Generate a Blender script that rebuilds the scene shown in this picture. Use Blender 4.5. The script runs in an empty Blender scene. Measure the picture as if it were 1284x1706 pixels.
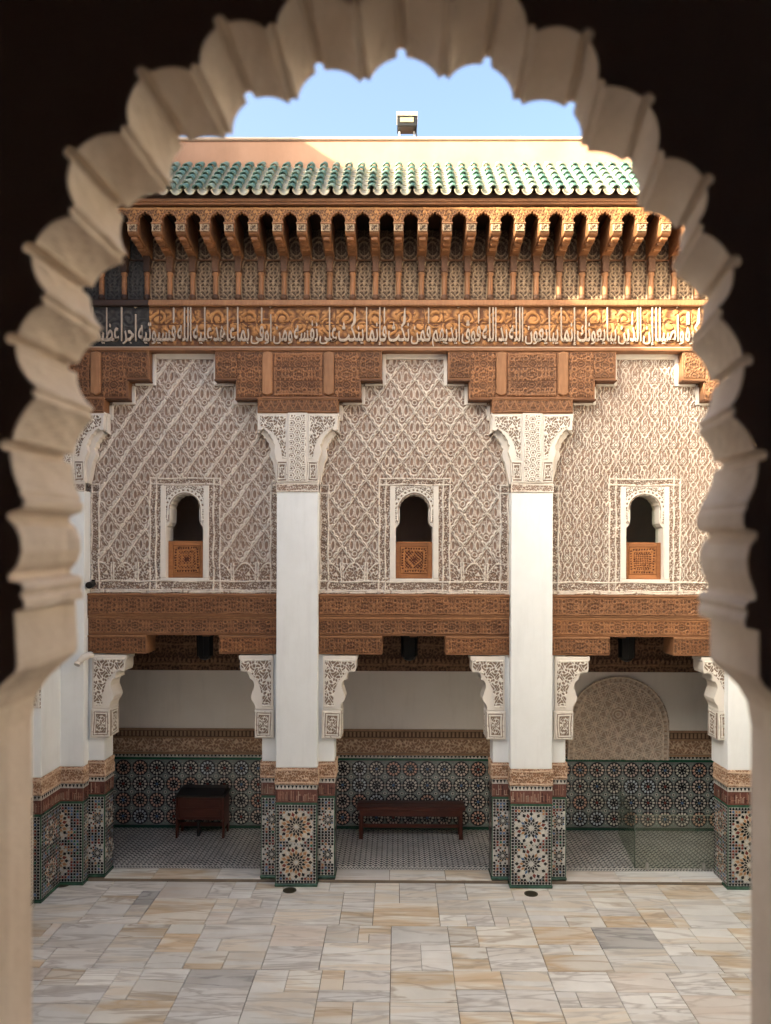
import bpy, bmesh, math, random
import numpy as np
from mathutils import Vector, Matrix
from mathutils.geometry import tessellate_polygon

R_ = random.Random(7)
SC = bpy.context.scene
COL = SC.collection
rad = math.radians

# ------------------------------------------------------------------ camera / light / exposure
F, D0, H, VX, VY = 1232.0, 11.6, 5.019, 662.0, 945.0      # focal length (px of a 1284x1706 photo), metres to facade, eye height
cam = bpy.data.cameras.new('camera'); camo = bpy.data.objects.new('camera', cam); COL.objects.link(camo)
camo.location = (0, -D0, H)
CROT = Matrix.Rotation(rad(0.45), 3, 'Z') @ Matrix.Rotation(rad(-0.19), 3, 'Y')
camo.rotation_euler = (CROT @ Matrix.Rotation(rad(90), 3, 'X')).to_euler()
cam.sensor_fit = 'AUTO'; cam.sensor_width = 36.0
cam.lens = F / 1706 * 36
cam.shift_x = -(VX - 642) / 1706 + math.tan(rad(0.45)) * F / 1706
cam.shift_y = (VY - 853) / 1706
cam.clip_start = 0.05; cam.clip_end = 500
cam.dof.use_dof = True; cam.dof.focus_distance = 11.8; cam.dof.aperture_fstop = 2.6
SC.camera = camo

SUN = Vector((-1.42, -1.0, .935)).normalized()            # direction towards the sun
elev = math.asin(SUN.z); azim = math.atan2(SUN.x, SUN.y)
w = bpy.data.worlds.new('World'); SC.world = w; w.use_nodes = True
wn = w.node_tree; bg = wn.nodes['Background']
sky = wn.nodes.new('ShaderNodeTexSky'); sky.sky_type = 'NISHITA'; sky.sun_disc = False
sky.sun_elevation = elev; sky.sun_rotation = azim
sky.air_density = 0.5; sky.dust_density = 9.0; sky.ozone_density = 1.0; sky.altitude = 450
wn.links.new(sky.outputs[0], bg.inputs[0]); bg.inputs[1].default_value = 0.15
sl = bpy.data.lights.new('sun', 'SUN'); sl.energy = 3.6; sl.angle = rad(0.55); sl.color = (1.0, 0.88, 0.68)
so = bpy.data.objects.new('sun', sl); COL.objects.link(so)
so.rotation_euler = SUN.to_track_quat('Z', 'Y').to_euler()
vs = SC.view_settings; vs.view_transform = 'Standard'; vs.look = 'None'; vs.exposure = 2.56; vs.gamma = 1.0; vs.use_curve_mapping = False
vs.use_white_balance = True; vs.white_balance_temperature = 6500; vs.white_balance_tint = 0

def X(px, Y=0.0): return (px - VX) * (D0 + Y) / F
def Z(py, Y=0.0): return H - (py - VY) * (D0 + Y) / F
S = D0 / F                                                 # metres per photo pixel on the facade plane

# ------------------------------------------------------------------ materials
def mat(name, rough=0.75, spec=0.35):
    m = bpy.data.materials.new(name); m.use_nodes = True
    b = m.node_tree.nodes['Principled BSDF']
    b.inputs['Roughness'].default_value = rough
    b.inputs['Specular IOR Level'].default_value = spec
    return m, m.node_tree, b
def N(nt, typ, **kw):
    n = nt.nodes.new(typ)
    for k, v in kw.items():
        if k in n.inputs: n.inputs[k].default_value = v
        else: setattr(n, k, v)
    return n
def rgba(c): return (c[0], c[1], c[2], 1)
def mixc(nt, fac, a, b, blend='MIX'):
    n = nt.nodes.new('ShaderNodeMix'); n.data_type = 'RGBA'; n.blend_type = blend
    for sock, v in ((0, fac), (6, a), (7, b)):
        if hasattr(v, 'is_output'): nt.links.new(v, n.inputs[sock])
        elif isinstance(v, (int, float)): n.inputs[sock].default_value = v
        else: n.inputs[sock].default_value = rgba(v)
    return n.outputs[2]
def ramp(nt, src, pts):
    r = nt.nodes.new('ShaderNodeValToRGB'); e = r.color_ramp.elements
    e[0].position, e[0].color = pts[0][0], rgba(pts[0][1])
    e[1].position, e[1].color = pts[-1][0], rgba(pts[-1][1])
    for p, c in pts[1:-1]:
        k = e.new(p); k.color = rgba(c)
    nt.links.new(src, r.inputs[0]); return r.outputs[0]
def noise(nt, scale, detail=4, rough=0.6, coord=None, stretch=None):
    t = nt.nodes.new('ShaderNodeTexCoord'); src = t.outputs['Object'] if coord is None else coord
    if stretch:
        mp = nt.nodes.new('ShaderNodeMapping'); mp.inputs['Scale'].default_value = stretch
        nt.links.new(src, mp.inputs[0]); src = mp.outputs[0]
    n = N(nt, 'ShaderNodeTexNoise', Scale=scale, Detail=detail, Roughness=rough)
    nt.links.new(src, n.inputs['Vector']); return n.outputs['Fac']
def bump(nt, b, h, strength=0.3, dist=0.01):
    n = N(nt, 'ShaderNodeBump', Strength=strength, Distance=dist)
    nt.links.new(h, n.inputs['Height']); nt.links.new(n.outputs[0], b.inputs['Normal'])

def plaster(name, c, c2, rough=0.85, amt=1.0, bs=0.25):
    m, nt, b = mat(name, rough, 0.2)
    n1 = noise(nt, 1.3, 5, 0.65); n2 = noise(nt, 9, 6, 0.7)
    col = mixc(nt, ramp(nt, n1, [(0.35, (0, 0, 0)), (0.7, (amt, amt, amt))]), c, c2)
    st = noise(nt, 2.2, 4, 0.7, stretch=(1.5, 1.5, 0.25))
    col = mixc(nt, ramp(nt, st, [(0.5, (0, 0, 0)), (0.85, (0.35, 0.35, 0.35))]), col, tuple(k * 0.72 for k in c2))
    nt.links.new(col, b.inputs['Base Color'])
    bump(nt, b, n2, bs, 0.006); return m
def carved(name, hi, lo, rough=0.75, grain=0.0, patina=None, pw=(0.25, 0.7), n_amt=0.35):
    m, nt, b = mat(name, rough, 0.25)
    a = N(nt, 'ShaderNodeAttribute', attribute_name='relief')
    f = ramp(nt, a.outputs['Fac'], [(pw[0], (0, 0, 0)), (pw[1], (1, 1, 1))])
    col = mixc(nt, f, lo, hi)  # relief height darkens recesses: dirt plus occlusion shade put into the colour
    n1 = noise(nt, 1.1, 5, 0.65)
    if patina: col = mixc(nt, ramp(nt, n1, [(0.4, (0, 0, 0)), (0.68, (0.6, 0.6, 0.6))]), col, patina, 'MULTIPLY')
    n2 = noise(nt, 14, 4, 0.7, stretch=(0.25, 1, 1) if grain else None)
    v = ramp(nt, n2, [(0.3, (1 - n_amt,) * 3), (0.7, (1 + n_amt * 0.4,) * 3)])
    col = mixc(nt, 1.0, col, v, 'MULTIPLY')
    if grain:
        oi = N(nt, 'ShaderNodeObjectInfo'); v = ramp(nt, oi.outputs['Random'], [(0, (0.80, 0.78, 0.76)), (0.5, (0.95, 0.97, 1.0)), (1, (1.15, 1.10, 1.02))])
        col = mixc(nt, 1.0, col, v, 'MULTIPLY')
        n3 = noise(nt, 2.6, 5, 0.7, stretch=(0.5, 1, 1.6))
        col = mixc(nt, ramp(nt, n3, [(0.5, (0, 0, 0)), (0.74, (0.55,) * 3)]), col, tuple(k * 0.62 for k in hi))
    nt.links.new(col, b.inputs['Base Color']); bump(nt, b, n2, 0.2, 0.004); return m
def wood(name, c, c2, rough=0.6, stretch=(0.6, 6, 6)):
    m, nt, b = mat(name, rough, 0.35)
    n1 = noise(nt, 5, 6, 0.65, stretch=stretch); n2 = noise(nt, 1.5, 4)
    oi = N(nt, 'ShaderNodeObjectInfo')
    col = mixc(nt, ramp(nt, n1, [(0.3, (0, 0, 0)), (0.7, (1, 1, 1))]), c, c2)
    col = mixc(nt, ramp(nt, n2, [(0.45, (0, 0, 0)), (0.75, (0.5,) * 3)]), col, tuple(k * 0.5 for k in c2))
    v = ramp(nt, oi.outputs['Random'], [(0, (0.78,) * 3), (1, (1.12,) * 3)])
    col = mixc(nt, 1.0, col, v, 'MULTIPLY')
    nt.links.new(col, b.inputs['Base Color']); bump(nt, b, n1, 0.25, 0.004); return m
def colattr(name, rough=0.25, spec=0.5, bs=0.15, dirt=0.35):
    m, nt, b = mat(name, rough, spec)
    a = N(nt, 'ShaderNodeAttribute', attribute_name='tint')
    n1 = noise(nt, 3, 5, 0.7); n2 = noise(nt, 45, 3)
    v = ramp(nt, n1, [(0.3, (1 - dirt,) * 3), (0.65, (1.05,) * 3)])
    col = mixc(nt, 1.0, a.outputs['Color'], v, 'MULTIPLY')
    v2 = ramp(nt, n2, [(0.3, (0.8,) * 3), (0.7, (1.1,) * 3)])
    col = mixc(nt, 1.0, col, v2, 'MULTIPLY')
    nt.links.new(col, b.inputs['Base Color']); bump(nt, b, n2, bs, 0.003); return m
def simple(name, c, rough=0.5, metal=0.0, spec=0.4, var=0.25, sc=8):
    m, nt, b = mat(name, rough, spec); b.inputs['Metallic'].default_value = metal
    n1 = noise(nt, sc, 4)
    col = mixc(nt, 1.0, c, ramp(nt, n1, [(0.3, (1 - var,) * 3), (0.7, (1 + var * .4,) * 3)]), 'MULTIPLY')
    nt.links.new(col, b.inputs['Base Color']); bump(nt, b, n1, 0.1, 0.003); return m

WHITE = plaster('white_plaster', (0.79, 0.795, 0.785), (0.70, 0.70, 0.68), amt=0.6, bs=0.18)
GALLERY_WHITE = plaster('gallery_plaster', (0.84, 0.79, 0.73), (0.77, 0.71, 0.64), amt=0.6, bs=0.15)
PARAPET = plaster('parapet_plaster', (0.47, 0.27, 0.17), (0.39, 0.215, 0.13), amt=0.9)
def old_plaster(name, c, c2, c3):
    m, nt, b = mat(name, .9, .15)
    n1 = noise(nt, 7, 6, .7); n2 = noise(nt, 28, 5, .7); n3 = noise(nt, 3.2, 4, .6)
    col = mixc(nt, ramp(nt, n1, [(.38, (0, 0, 0)), (.66, (1, 1, 1))]), c, c2)
    col = mixc(nt, ramp(nt, n3, [(.52, (0, 0, 0)), (.72, (.6,) * 3)]), col, c3)
    col = mixc(nt, ramp(nt, n2, [(.66, (0, 0, 0)), (.78, (.55,) * 3)]), col, tuple(k * .6 for k in c3))
    nt.links.new(col, b.inputs['Base Color'])
    ad = N(nt, 'ShaderNodeMath', operation='ADD'); nt.links.new(n1, ad.inputs[0]); nt.links.new(n2, ad.inputs[1])
    bump(nt, b, ad.outputs[0], .45, .006); return m
ARCHP = old_plaster('arch_plaster', (0.85, 0.73, 0.61), (0.77, 0.645, 0.52), (0.68, 0.55, 0.43))
ROOM = plaster('room_plaster', (0.50, 0.40, 0.34), (0.44, 0.34, 0.28))
CELL = plaster('cell_plaster', (0.66, 0.50, 0.42), (0.55, 0.42, 0.35))
TRIM = plaster('stucco_trim', (0.70, 0.64, 0.57), (0.60, 0.53, 0.46), amt=0.5)
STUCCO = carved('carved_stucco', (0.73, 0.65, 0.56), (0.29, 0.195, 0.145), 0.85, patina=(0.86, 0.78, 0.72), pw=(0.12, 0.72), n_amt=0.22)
CAPITAL = carved('capital_stucco', (0.74, 0.68, 0.60), (0.24, 0.17, 0.125), 0.85, pw=(0.1, 0.6), n_amt=0.2)
BANDST = carved('band_stucco', (0.62, 0.44, 0.31), (0.30, 0.16, 0.09), 0.85, pw=(0.15, 0.75), n_amt=0.3)
GBAND = carved('gallery_band_stucco', (0.66, 0.48, 0.33), (0.32, 0.19, 0.12), 0.85, pw=(0.15, 0.75))
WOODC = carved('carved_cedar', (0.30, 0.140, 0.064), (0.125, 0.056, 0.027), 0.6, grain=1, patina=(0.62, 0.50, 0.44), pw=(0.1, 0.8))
INSCR = carved('inscription_cedar', (0.41, 0.20, 0.072), (0.13, 0.055, 0.023), 0.6, grain=1, patina=(0.85, 0.75, 0.66), pw=(0.1, 0.75))
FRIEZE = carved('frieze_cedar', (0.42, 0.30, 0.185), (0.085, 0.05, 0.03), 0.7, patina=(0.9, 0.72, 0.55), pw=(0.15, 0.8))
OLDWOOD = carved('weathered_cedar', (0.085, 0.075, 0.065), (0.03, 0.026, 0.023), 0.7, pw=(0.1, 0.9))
DARKC = carved('gallery_cedar', (0.34, 0.19, 0.11), (0.10, 0.055, 0.034), 0.65, pw=(0.1, 0.9))
WOOD = wood('cedar', (0.30, 0.14, 0.064), (0.215, 0.094, 0.042))
WOODL = wood('light_cedar', (0.36, 0.175, 0.078), (0.27, 0.12, 0.052), stretch=(6, 6, 0.6))
WOODB = wood('bracket_cedar', (0.30, 0.135, 0.055), (0.16, 0.066, 0.028), stretch=(3, 3, 3))
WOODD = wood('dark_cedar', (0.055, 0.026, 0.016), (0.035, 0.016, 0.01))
COLCAP = wood('capital_cedar', (0.17, 0.085, 0.045), (0.09, 0.04, 0.02), stretch=(5, 5, 5))
SHUT = wood('shutter_wood', (0.36, 0.145, 0.050), (0.27, 0.10, 0.033))
SHUTC = carved('shutter_lattice', (0.36, 0.145, 0.050), (0.10, 0.03, 0.012), 0.55, pw=(0.3, 0.6))
MAHOG = wood('mahogany', (0.10, 0.024, 0.012), (0.06, 0.013, 0.008), 0.35)
BLACKW = simple('black_leather', (0.012, 0.009, 0.008), 0.4)
TILEC = colattr('zellige_glaze', 0.22, 0.5)
FLOORC = colattr('floor_tile_glaze', 0.3, 0.45)
GREENG = simple('green_glaze', (0.038, 0.095, 0.058), 0.25, spec=0.5, var=0.5)
LETTER = plaster('letter_paint', (0.45, 0.36, 0.28), (0.35, 0.27, 0.20))
BLACKM = simple('black_metal', (0.012, 0.011, 0.010), 0.45, 0.3)
STEEL = simple('steel', (0.45, 0.43, 0.40), 0.35, 0.9)
BRASS = simple('old_brass', (0.10, 0.085, 0.05), 0.5, 0.6)
WHITEM = simple('white_paint', (0.75, 0.74, 0.71), 0.4)
LENS = simple('lamp_glass', (0.32, 0.27, 0.16), 0.15)
JOINT = plaster('floor_mortar', (0.26, 0.20, 0.145), (0.15, 0.115, 0.085))
PIPE = simple('aged_plastic', (0.55, 0.48, 0.38), 0.45)

def tile_mat(name, c1, c2, c3, rough):
    m, nt, b = mat(name, rough, 0.5)
    oi = N(nt, 'ShaderNodeObjectInfo')
    col = ramp(nt, oi.outputs['Random'], [(0.0, c1), (0.55, c2), (1.0, c3)])
    n1 = noise(nt, 14, 5, 0.7)
    col = mixc(nt, ramp(nt, n1, [(0.52, (0, 0, 0)), (0.75, (0.7,) * 3)]), col, (0.46, 0.40, 0.29))
    nt.links.new(col, b.inputs['Base Color']); bump(nt, b, n1, 0.3, 0.004); return m
COVER = tile_mat('green_glazed_tile', (0.05, 0.115, 0.085), (0.10, 0.18, 0.135), (0.21, 0.25, 0.18), 0.3)
PAN = tile_mat('cream_clay_tile', (0.52, 0.44, 0.30), (0.60, 0.52, 0.38), (0.46, 0.42, 0.28), 0.55)

def marble(name, base, vein, warm, wamt, rot):
    m, nt, b = mat(name, 0.38, 0.4)
    tc = N(nt, 'ShaderNodeTexCoord'); oi = N(nt, 'ShaderNodeObjectInfo')
    vm = N(nt, 'ShaderNodeVectorMath', operation='MULTIPLY_ADD')
    cmb = N(nt, 'ShaderNodeCombineXYZ')
    for k in range(3): nt.links.new(oi.outputs['Random'], cmb.inputs[k])
    nt.links.new(cmb.outputs[0], vm.inputs[0]); vm.inputs[1].default_value = (37, 53, 11)
    nt.links.new(tc.outputs['Object'], vm.inputs[2])
    mp = N(nt, 'ShaderNodeMapping'); mp.inputs['Rotation'].default_value = (0, 0, rot); mp.inputs['Scale'].default_value = (0.45, 3.0, 1)
    nt.links.new(vm.outputs[0], mp.inputs[0])
    n0 = noise(nt, 1.4, 6, 0.6, coord=vm.outputs[0])
    n1 = N(nt, 'ShaderNodeTexNoise', Scale=0.9, Detail=4, Roughness=0.5, Distortion=0.8); nt.links.new(mp.outputs[0], n1.inputs['Vector'])
    n2 = N(nt, 'ShaderNodeTexNoise', Scale=1.3, Detail=4, Roughness=0.5, Distortion=1.0); nt.links.new(mp.outputs[0], n2.inputs['Vector'])
    col = mixc(nt, ramp(nt, n0, [(0.35, (0, 0, 0)), (0.7, (1, 1, 1))]), base, tuple(k * 0.80 for k in base))
    col = mixc(nt, ramp(nt, n1.outputs['Fac'], [(0.46, (0, 0, 0)), (0.56, (wamt,) * 3), (0.66, (wamt * .3,) * 3)]), col, warm)
    col = mixc(nt, ramp(nt, n2.outputs['Fac'], [(0.45, (0, 0, 0)), (0.50, (0.75,) * 3), (0.545, (0, 0, 0))]), col, vein)
    v = ramp(nt, oi.outputs['Random'], [(0, (0.86,) * 3), (1, (1.08, 1.07, 1.05))])
    col = mixc(nt, 1.0, col, v, 'MULTIPLY')
    nt.links.new(col, b.inputs['Base Color'])
    rr = N(nt, 'ShaderNodeMapRange'); rr.inputs[3].default_value = 0.28; rr.inputs[4].default_value = 0.55
    nt.links.new(n0, rr.inputs[0]); nt.links.new(rr.outputs[0], b.inputs['Roughness'])
    bump(nt, b, n2.outputs['Fac'], 0.08, 0.004); return m
MARBLE = [marble('white_marble', (0.82, 0.80, 0.76), (0.50, 0.46, 0.42), (0.66, 0.52, 0.35), 0.5, 0.3),
          marble('cream_marble', (0.80, 0.75, 0.67), (0.48, 0.36, 0.24), (0.58, 0.40, 0.21), 0.75, 1.5),
          marble('pale_marble', (0.82, 0.80, 0.77), (0.42, 0.38, 0.35), (0.55, 0.46, 0.36), 0.35, -0.5),
          marble('streaked_marble', (0.80, 0.77, 0.71), (0.40, 0.32, 0.24), (0.56, 0.41, 0.24), 0.85, 0.1),
          marble('grey_marble', (0.54, 0.53, 0.52), (0.22, 0.21, 0.21), (0.40, 0.36, 0.31), 0.4, 0.8),
          marble('rose_marble', (0.76, 0.71, 0.66), (0.50, 0.43, 0.37), (0.62, 0.50, 0.40), 0.5, -1.1)]

def glass_mat(name, dust, ior=1.5):
    m = bpy.data.materials.new(name); m.use_nodes = True; nt = m.node_tree
    nt.nodes.remove(nt.nodes['Principled BSDF']); out = nt.nodes['Material Output']
    tr = N(nt, 'ShaderNodeBsdfTransparent'); tr.inputs[0].default_value = (0.90, 0.92, 0.89, 1)
    gl = N(nt, 'ShaderNodeBsdfGlossy', Roughness=0.03); gl.inputs[0].default_value = (0.9, 0.95, 0.9, 1)
    fr_ = N(nt, 'ShaderNodeFresnel', IOR=ior); ge = N(nt, 'ShaderNodeNewGeometry'); fr = N(nt, 'ShaderNodeMix'); nt.links.new(ge.outputs['Backfacing'], fr.inputs[0]); nt.links.new(fr_.outputs[0], fr.inputs[2]); fr.inputs[3].default_value = 0.0; mx = N(nt, 'ShaderNodeMixShader')
    df = N(nt, 'ShaderNodeBsdfDiffuse'); df.inputs[0].default_value = (0.35, 0.33, 0.25, 1)      # film of dust on the pane
    m2 = N(nt, 'ShaderNodeMixShader'); m2.inputs[0].default_value = dust
    nt.links.new(fr.outputs[0], mx.inputs[0]); nt.links.new(tr.outputs[0], mx.inputs[1]); nt.links.new(gl.outputs[0], mx.inputs[2])
    nt.links.new(mx.outputs[0], m2.inputs[1]); nt.links.new(df.outputs[0], m2.inputs[2])
    nt.links.new(m2.outputs[0], out.inputs['Surface']); return m
GLASS = glass_mat('barrier_glass', .055); CLEAR = glass_mat('window_glass', .0, 1.22)

# ------------------------------------------------------------------ object helpers
def thing(name, label, cat, loc=(0, 0, 0), group=None):
    o = bpy.data.objects.new(name, None); COL.objects.link(o); o.location = loc
    o.empty_display_size = 0.2; o['kind'] = 'thing'; o['label'] = label; o['category'] = cat
    if group: o['group'] = group
    return o
def tag(o, label, cat, group=None):
    o['kind'] = 'thing'; o['label'] = label; o['category'] = cat
    if group: o['group'] = group
    return o
def world_loc(o):
    v = Vector((0, 0, 0))
    while o is not None: v += Vector(o.location); o = o.parent
    return v
def link(name, me, m, parent=None, kind=None, smooth=False):
    o = bpy.data.objects.new(name, me); COL.objects.link(o)
    if m is not None and not me.materials: me.materials.append(m)
    if parent is not None: o.parent = parent
    if kind: o['kind'] = kind
    if smooth: me.polygons.foreach_set('use_smooth', np.ones(len(me.polygons), bool))
    return o
def dup(o, parent=None):
    c = o.copy(); COL.objects.link(c); c.parent = parent
    for ch in list(o.children): dup(ch, c)
    return c

class MB:
    def __init__(s): s.v = []; s.f = []; s.c = []
    def add(s, vs, fs, col=None):
        n = len(s.v); s.v += [tuple(p) for p in vs]
        for f in fs: s.f.append(tuple(i + n for i in f)); s.c.append(col)
        return s
    def box(s, x0, x1, y0, y1, z0, z1, col=None):
        return s.add([(x0, y0, z0), (x1, y0, z0), (x1, y1, z0), (x0, y1, z0), (x0, y0, z1), (x1, y0, z1), (x1, y1, z1), (x0, y1, z1)],
              [(0, 3, 2, 1), (4, 5, 6, 7), (0, 1, 5, 4), (1, 2, 6, 5), (2, 3, 7, 6), (3, 0, 4, 7)], col)
    def prism(s, poly, y0, y1, col=None):
        """outline in the XZ plane, extruded from y0 (front) to y1"""
        n = len(poly); vs = [(p[0], y0, p[1]) for p in poly] + [(p[0], y1, p[1]) for p in poly]
        tri = tessellate_polygon([[Vector((p[0], p[1], 0)) for p in poly]])
        fs = []
        for t in tri:
            a, b, c = [Vector((poly[i][0], poly[i][1])) for i in t]
            if (b - a).cross(c - a) < 0: t = (t[0], t[2], t[1])
            fs.append(tuple(t)); fs.append(tuple(i + n for i in reversed(t)))
        area = sum(poly[i][0] * poly[(i + 1) % n][1] - poly[(i + 1) % n][0] * poly[i][1] for i in range(n))
        for i in range(n):
            j = (i + 1) % n
            q = (i, i + n, j + n, j) if area > 0 else (i, j, j + n, i + n)
            fs.append(q)
        return s.add(vs, fs, col)
    def prism_yz(s, poly, x0, x1, col=None):
        n = len(poly); k = len(s.v); nf = len(s.f)
        s.prism(poly, 0, 1, col)
        for i in range(k, len(s.v)):
            p = s.v[i]; s.v[i] = ((x0 if p[1] == 0 else x1), p[0], p[2])
        # mapping (x,y,z)->(y,x,z) mirrors: flip the faces
        for i in range(nf, len(s.f)): s.f[i] = tuple(reversed(s.f[i]))
        return s
    def lathe(s, cx, cy, prof, seg=16, col=None):
        """profile of (radius, z)"""
        vs = []; fs = []; m = len(prof)
        for k in range(seg):
            a = 2 * math.pi * k / seg
            for r, z in prof: vs.append((cx + r * math.cos(a), cy + r * math.sin(a), z))
        for k in range(seg):
            k2 = (k + 1) % seg
            for i in range(m - 1): fs.append((k * m + i, k2 * m + i, k2 * m + i + 1, k * m + i + 1))
        fs.append(tuple(k * m for k in reversed(range(seg)))); fs.append(tuple(k * m + m - 1 for k in range(seg)))
        return s.add(vs, fs, col)
    def tube(s, pts, r, seg=10, col=None):
        pts = [Vector(p) for p in pts]; vs = []; fs = []; n = len(pts)
        rs = r if isinstance(r, (list, tuple)) else [r] * n
        for i, p in enumerate(pts):
            d = (pts[min(i + 1, n - 1)] - pts[max(i - 1, 0)]).normalized()
            a = d.orthogonal().normalized() if abs(d.x) > 0.98 else d.cross(Vector((1, 0, 0))).normalized(); b = d.cross(a)
            for k in range(seg):
                t = 2 * math.pi * k / seg
                vs.append(p + (a * math.cos(t) + b * math.sin(t)) * rs[i])
        for i in range(n - 1):
            for k in range(seg):
                k2 = (k + 1) % seg
                fs.append((i * seg + k, i * seg + k2, (i + 1) * seg + k2, (i + 1) * seg + k))
        fs.append(tuple(reversed(range(seg)))); fs.append(tuple((n - 1) * seg + k for k in range(seg)))
        return s.add(vs, fs, col)
    def build(s, name, m, parent=None, kind=None, smooth=False, bevel=0.0, seg=1):
        off = world_loc(parent) if parent is not None else Vector((0, 0, 0))
        me = bpy.data.meshes.new(name)
        me.from_pydata([(p[0] - off.x, p[1] - off.y, p[2] - off.z) for p in s.v], [], s.f)
        if any(c is not None for c in s.c):
            at = me.attributes.new('tint', 'FLOAT_COLOR', 'FACE')
            at.data.foreach_set('color', np.array([(c[0], c[1], c[2], 1) for c in s.c], 'f').ravel())
        if bevel:
            bm = bmesh.new(); bm.from_mesh(me)
            ed = [e for e in bm.edges if len(e.link_faces) == 2 and e.calc_face_angle(0) > 0.5]
            bmesh.ops.bevel(bm, geom=ed, offset=bevel, segments=seg, affect='EDGES', profile=0.5)
            bm.to_mesh(me); bm.free()
        me.update()
        return link(name, me, m, parent, kind, smooth)

def rbox(name, m, parent, x0, x1, y0, y1, z0, z1, bevel=0.006, kind=None):
    return MB().box(x0, x1, y0, y1, z0, z1).build(name, m, parent, kind, bevel=bevel)

NPR = np.random.default_rng(3)
def relief(name, m, parent, x0, x1, z0, z1, Y, fn, depth, step=1.0, hole=None, side=None, skirt=0.05, origin=None, warp=1.0):
    """carved panel: a fine grid facing -Y, pushed out by fn(x_px, z_px) in 0..1; hole(x,z)->mask of removed points; side=+1/-1 turns it to face +-X"""
    nx = max(4, int((x1 - x0) / S / step)); nz = max(4, int((z1 - z0) / S / step))
    xs = np.linspace(x0, x1, nx); zs = np.linspace(z0, z1, nz)
    xx, zz = np.meshgrid(xs, zs, indexing='ij')
    ox, oz = origin if origin else ((x0 + x1) / 2, (z0 + z1) / 2)
    px, pz = (xx - ox) / S, (zz - oz) / S
    qx, qz = xx / S, zz / S
    wx = .7 * np.sin(.083 * qz + .061 * qx) + .35 * np.sin(.27 * qx + .9 * np.sin(.11 * qz)); wz = .6 * np.sin(.071 * qx + 1.3 + .05 * qz) + .35 * np.sin(.23 * qz + np.sin(.09 * qx))
    h = np.clip(fn(px + wx * warp, pz + wz * warp), 0, 1)
    n_ = np.sin(.31 * qx + 2.1 * np.sin(.17 * qz)) * np.sin(.27 * qz + 2.3 * np.sin(.13 * qx)) + .5 * np.sin(.71 * qx + 3 * np.sin(.33 * qz))
    h = h * (1 - .55 * np.clip((n_ - .8) * 3, 0, 1) * warp)                      # rubbed and chipped patches
    h = np.clip(h + NPR.normal(0, .045, h.shape), 0, 1)
    yy = Y - depth * h
    pad = lambda a: np.pad(a, 1, mode='edge')
    xx, zz, yy, h = pad(xx), pad(zz), pad(yy), pad(h)
    yy[0, :] = yy[-1, :] = Y + skirt; yy[:, 0] = yy[:, -1] = Y + skirt
    off = world_loc(parent) if parent is not None else Vector((0, 0, 0))
    if side:
        co = np.stack([(-yy) * 1.0, xx, zz], -1) if side > 0 else np.stack([yy, -xx, zz], -1)
    else: co = np.stack([xx, yy, zz], -1)
    co = co.reshape(-1, 3) - np.array(off)
    a, b = xx.shape
    i, j = np.meshgrid(np.arange(a - 1), np.arange(b - 1), indexing='ij')
    q = np.stack([i * b + j, (i + 1) * b + j, (i + 1) * b + j + 1, i * b + j + 1], -1).reshape(-1, 4)
    if hole is not None:
        mk = hole(xx, zz).reshape(-1); q = q[~mk[q].all(1)]
    me = bpy.data.meshes.new(name)
    me.vertices.add(len(co)); me.vertices.foreach_set('co', co.astype('f').ravel())
    me.loops.add(q.size); me.loops.foreach_set('vertex_index', q.astype('i').ravel())
    me.polygons.add(len(q)); me.polygons.foreach_set('loop_start', np.arange(0, q.size, 4, dtype='i'))
    me.update(calc_edges=True)
    at = me.attributes.new('relief', 'FLOAT', 'POINT'); at.data.foreach_set('value', h.astype('f').ravel())
    return link(name, me, m, parent, smooth=True)

# ------------------------------------------------------------------ carving patterns (pixel units, 1 px = 9.4 mm)
def rid(d, wd): return np.clip(1.25 - np.abs(d) / wd * 1.1, 0, 1)
def cells(x, z, a, b):
    u, v = x / a, z / b
    du1, dv1 = u - np.round(u), v - np.round(v)
    du2, dv2 = u - np.floor(u) - .5, v - np.floor(v) - .5
    s = (np.abs(du2) + np.abs(dv2)) < (np.abs(du1) + np.abs(dv1))
    return np.where(s, du2, du1), np.where(s, dv2, dv1)
def lace(x, z, k=0.30):
    f = np.cos(k * x) + np.cos(k * .5 * x + k * .87 * z) + np.cos(k * .5 * x - k * .87 * z)
    g = np.sin(k * 2.3 * x) * np.sin(k * 2.1 * z)
    return np.clip(rid(f - .1, .75) + .35 * (g > .3), 0, 1)
def scribble(x, z, k=1.0):
    f = np.sin(.9 * k * x + 1.7 * np.sin(.43 * k * z + .3 * k * x)) + np.sin(.8 * k * z + 1.9 * np.sin(.51 * k * x))
    return rid(f, .8)
def arab(x, z, P=46., k=.95, sx=0.):
    u = (np.abs(((x + sx) / P) % 1 - .5)) * P; v = np.abs((z / (P * .8)) % 1 - .5) * P * .8
    h = scribble(u + 3, v + 5, k)
    c = np.hypot(u - P * .25, v - P * .2)
    h = np.where(c < 5.5, rid(c - 3.6, 1.8), h)
    return np.maximum(h * .95, .8 * rid(u - .5, 1.3) * (v > P * .12))
def starlat(x, z, p=24.):
    h = np.zeros_like(x)
    for a in (0, 45, 90, 135):
        c, s_ = math.cos(math.radians(a + 22.5)), math.sin(math.radians(a + 22.5))
        t = (x * c + z * s_) / (p * .62); h = np.maximum(h, rid(np.abs(t - np.round(t)) * p * .62 - 2.2, 1.3))
    return h
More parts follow.
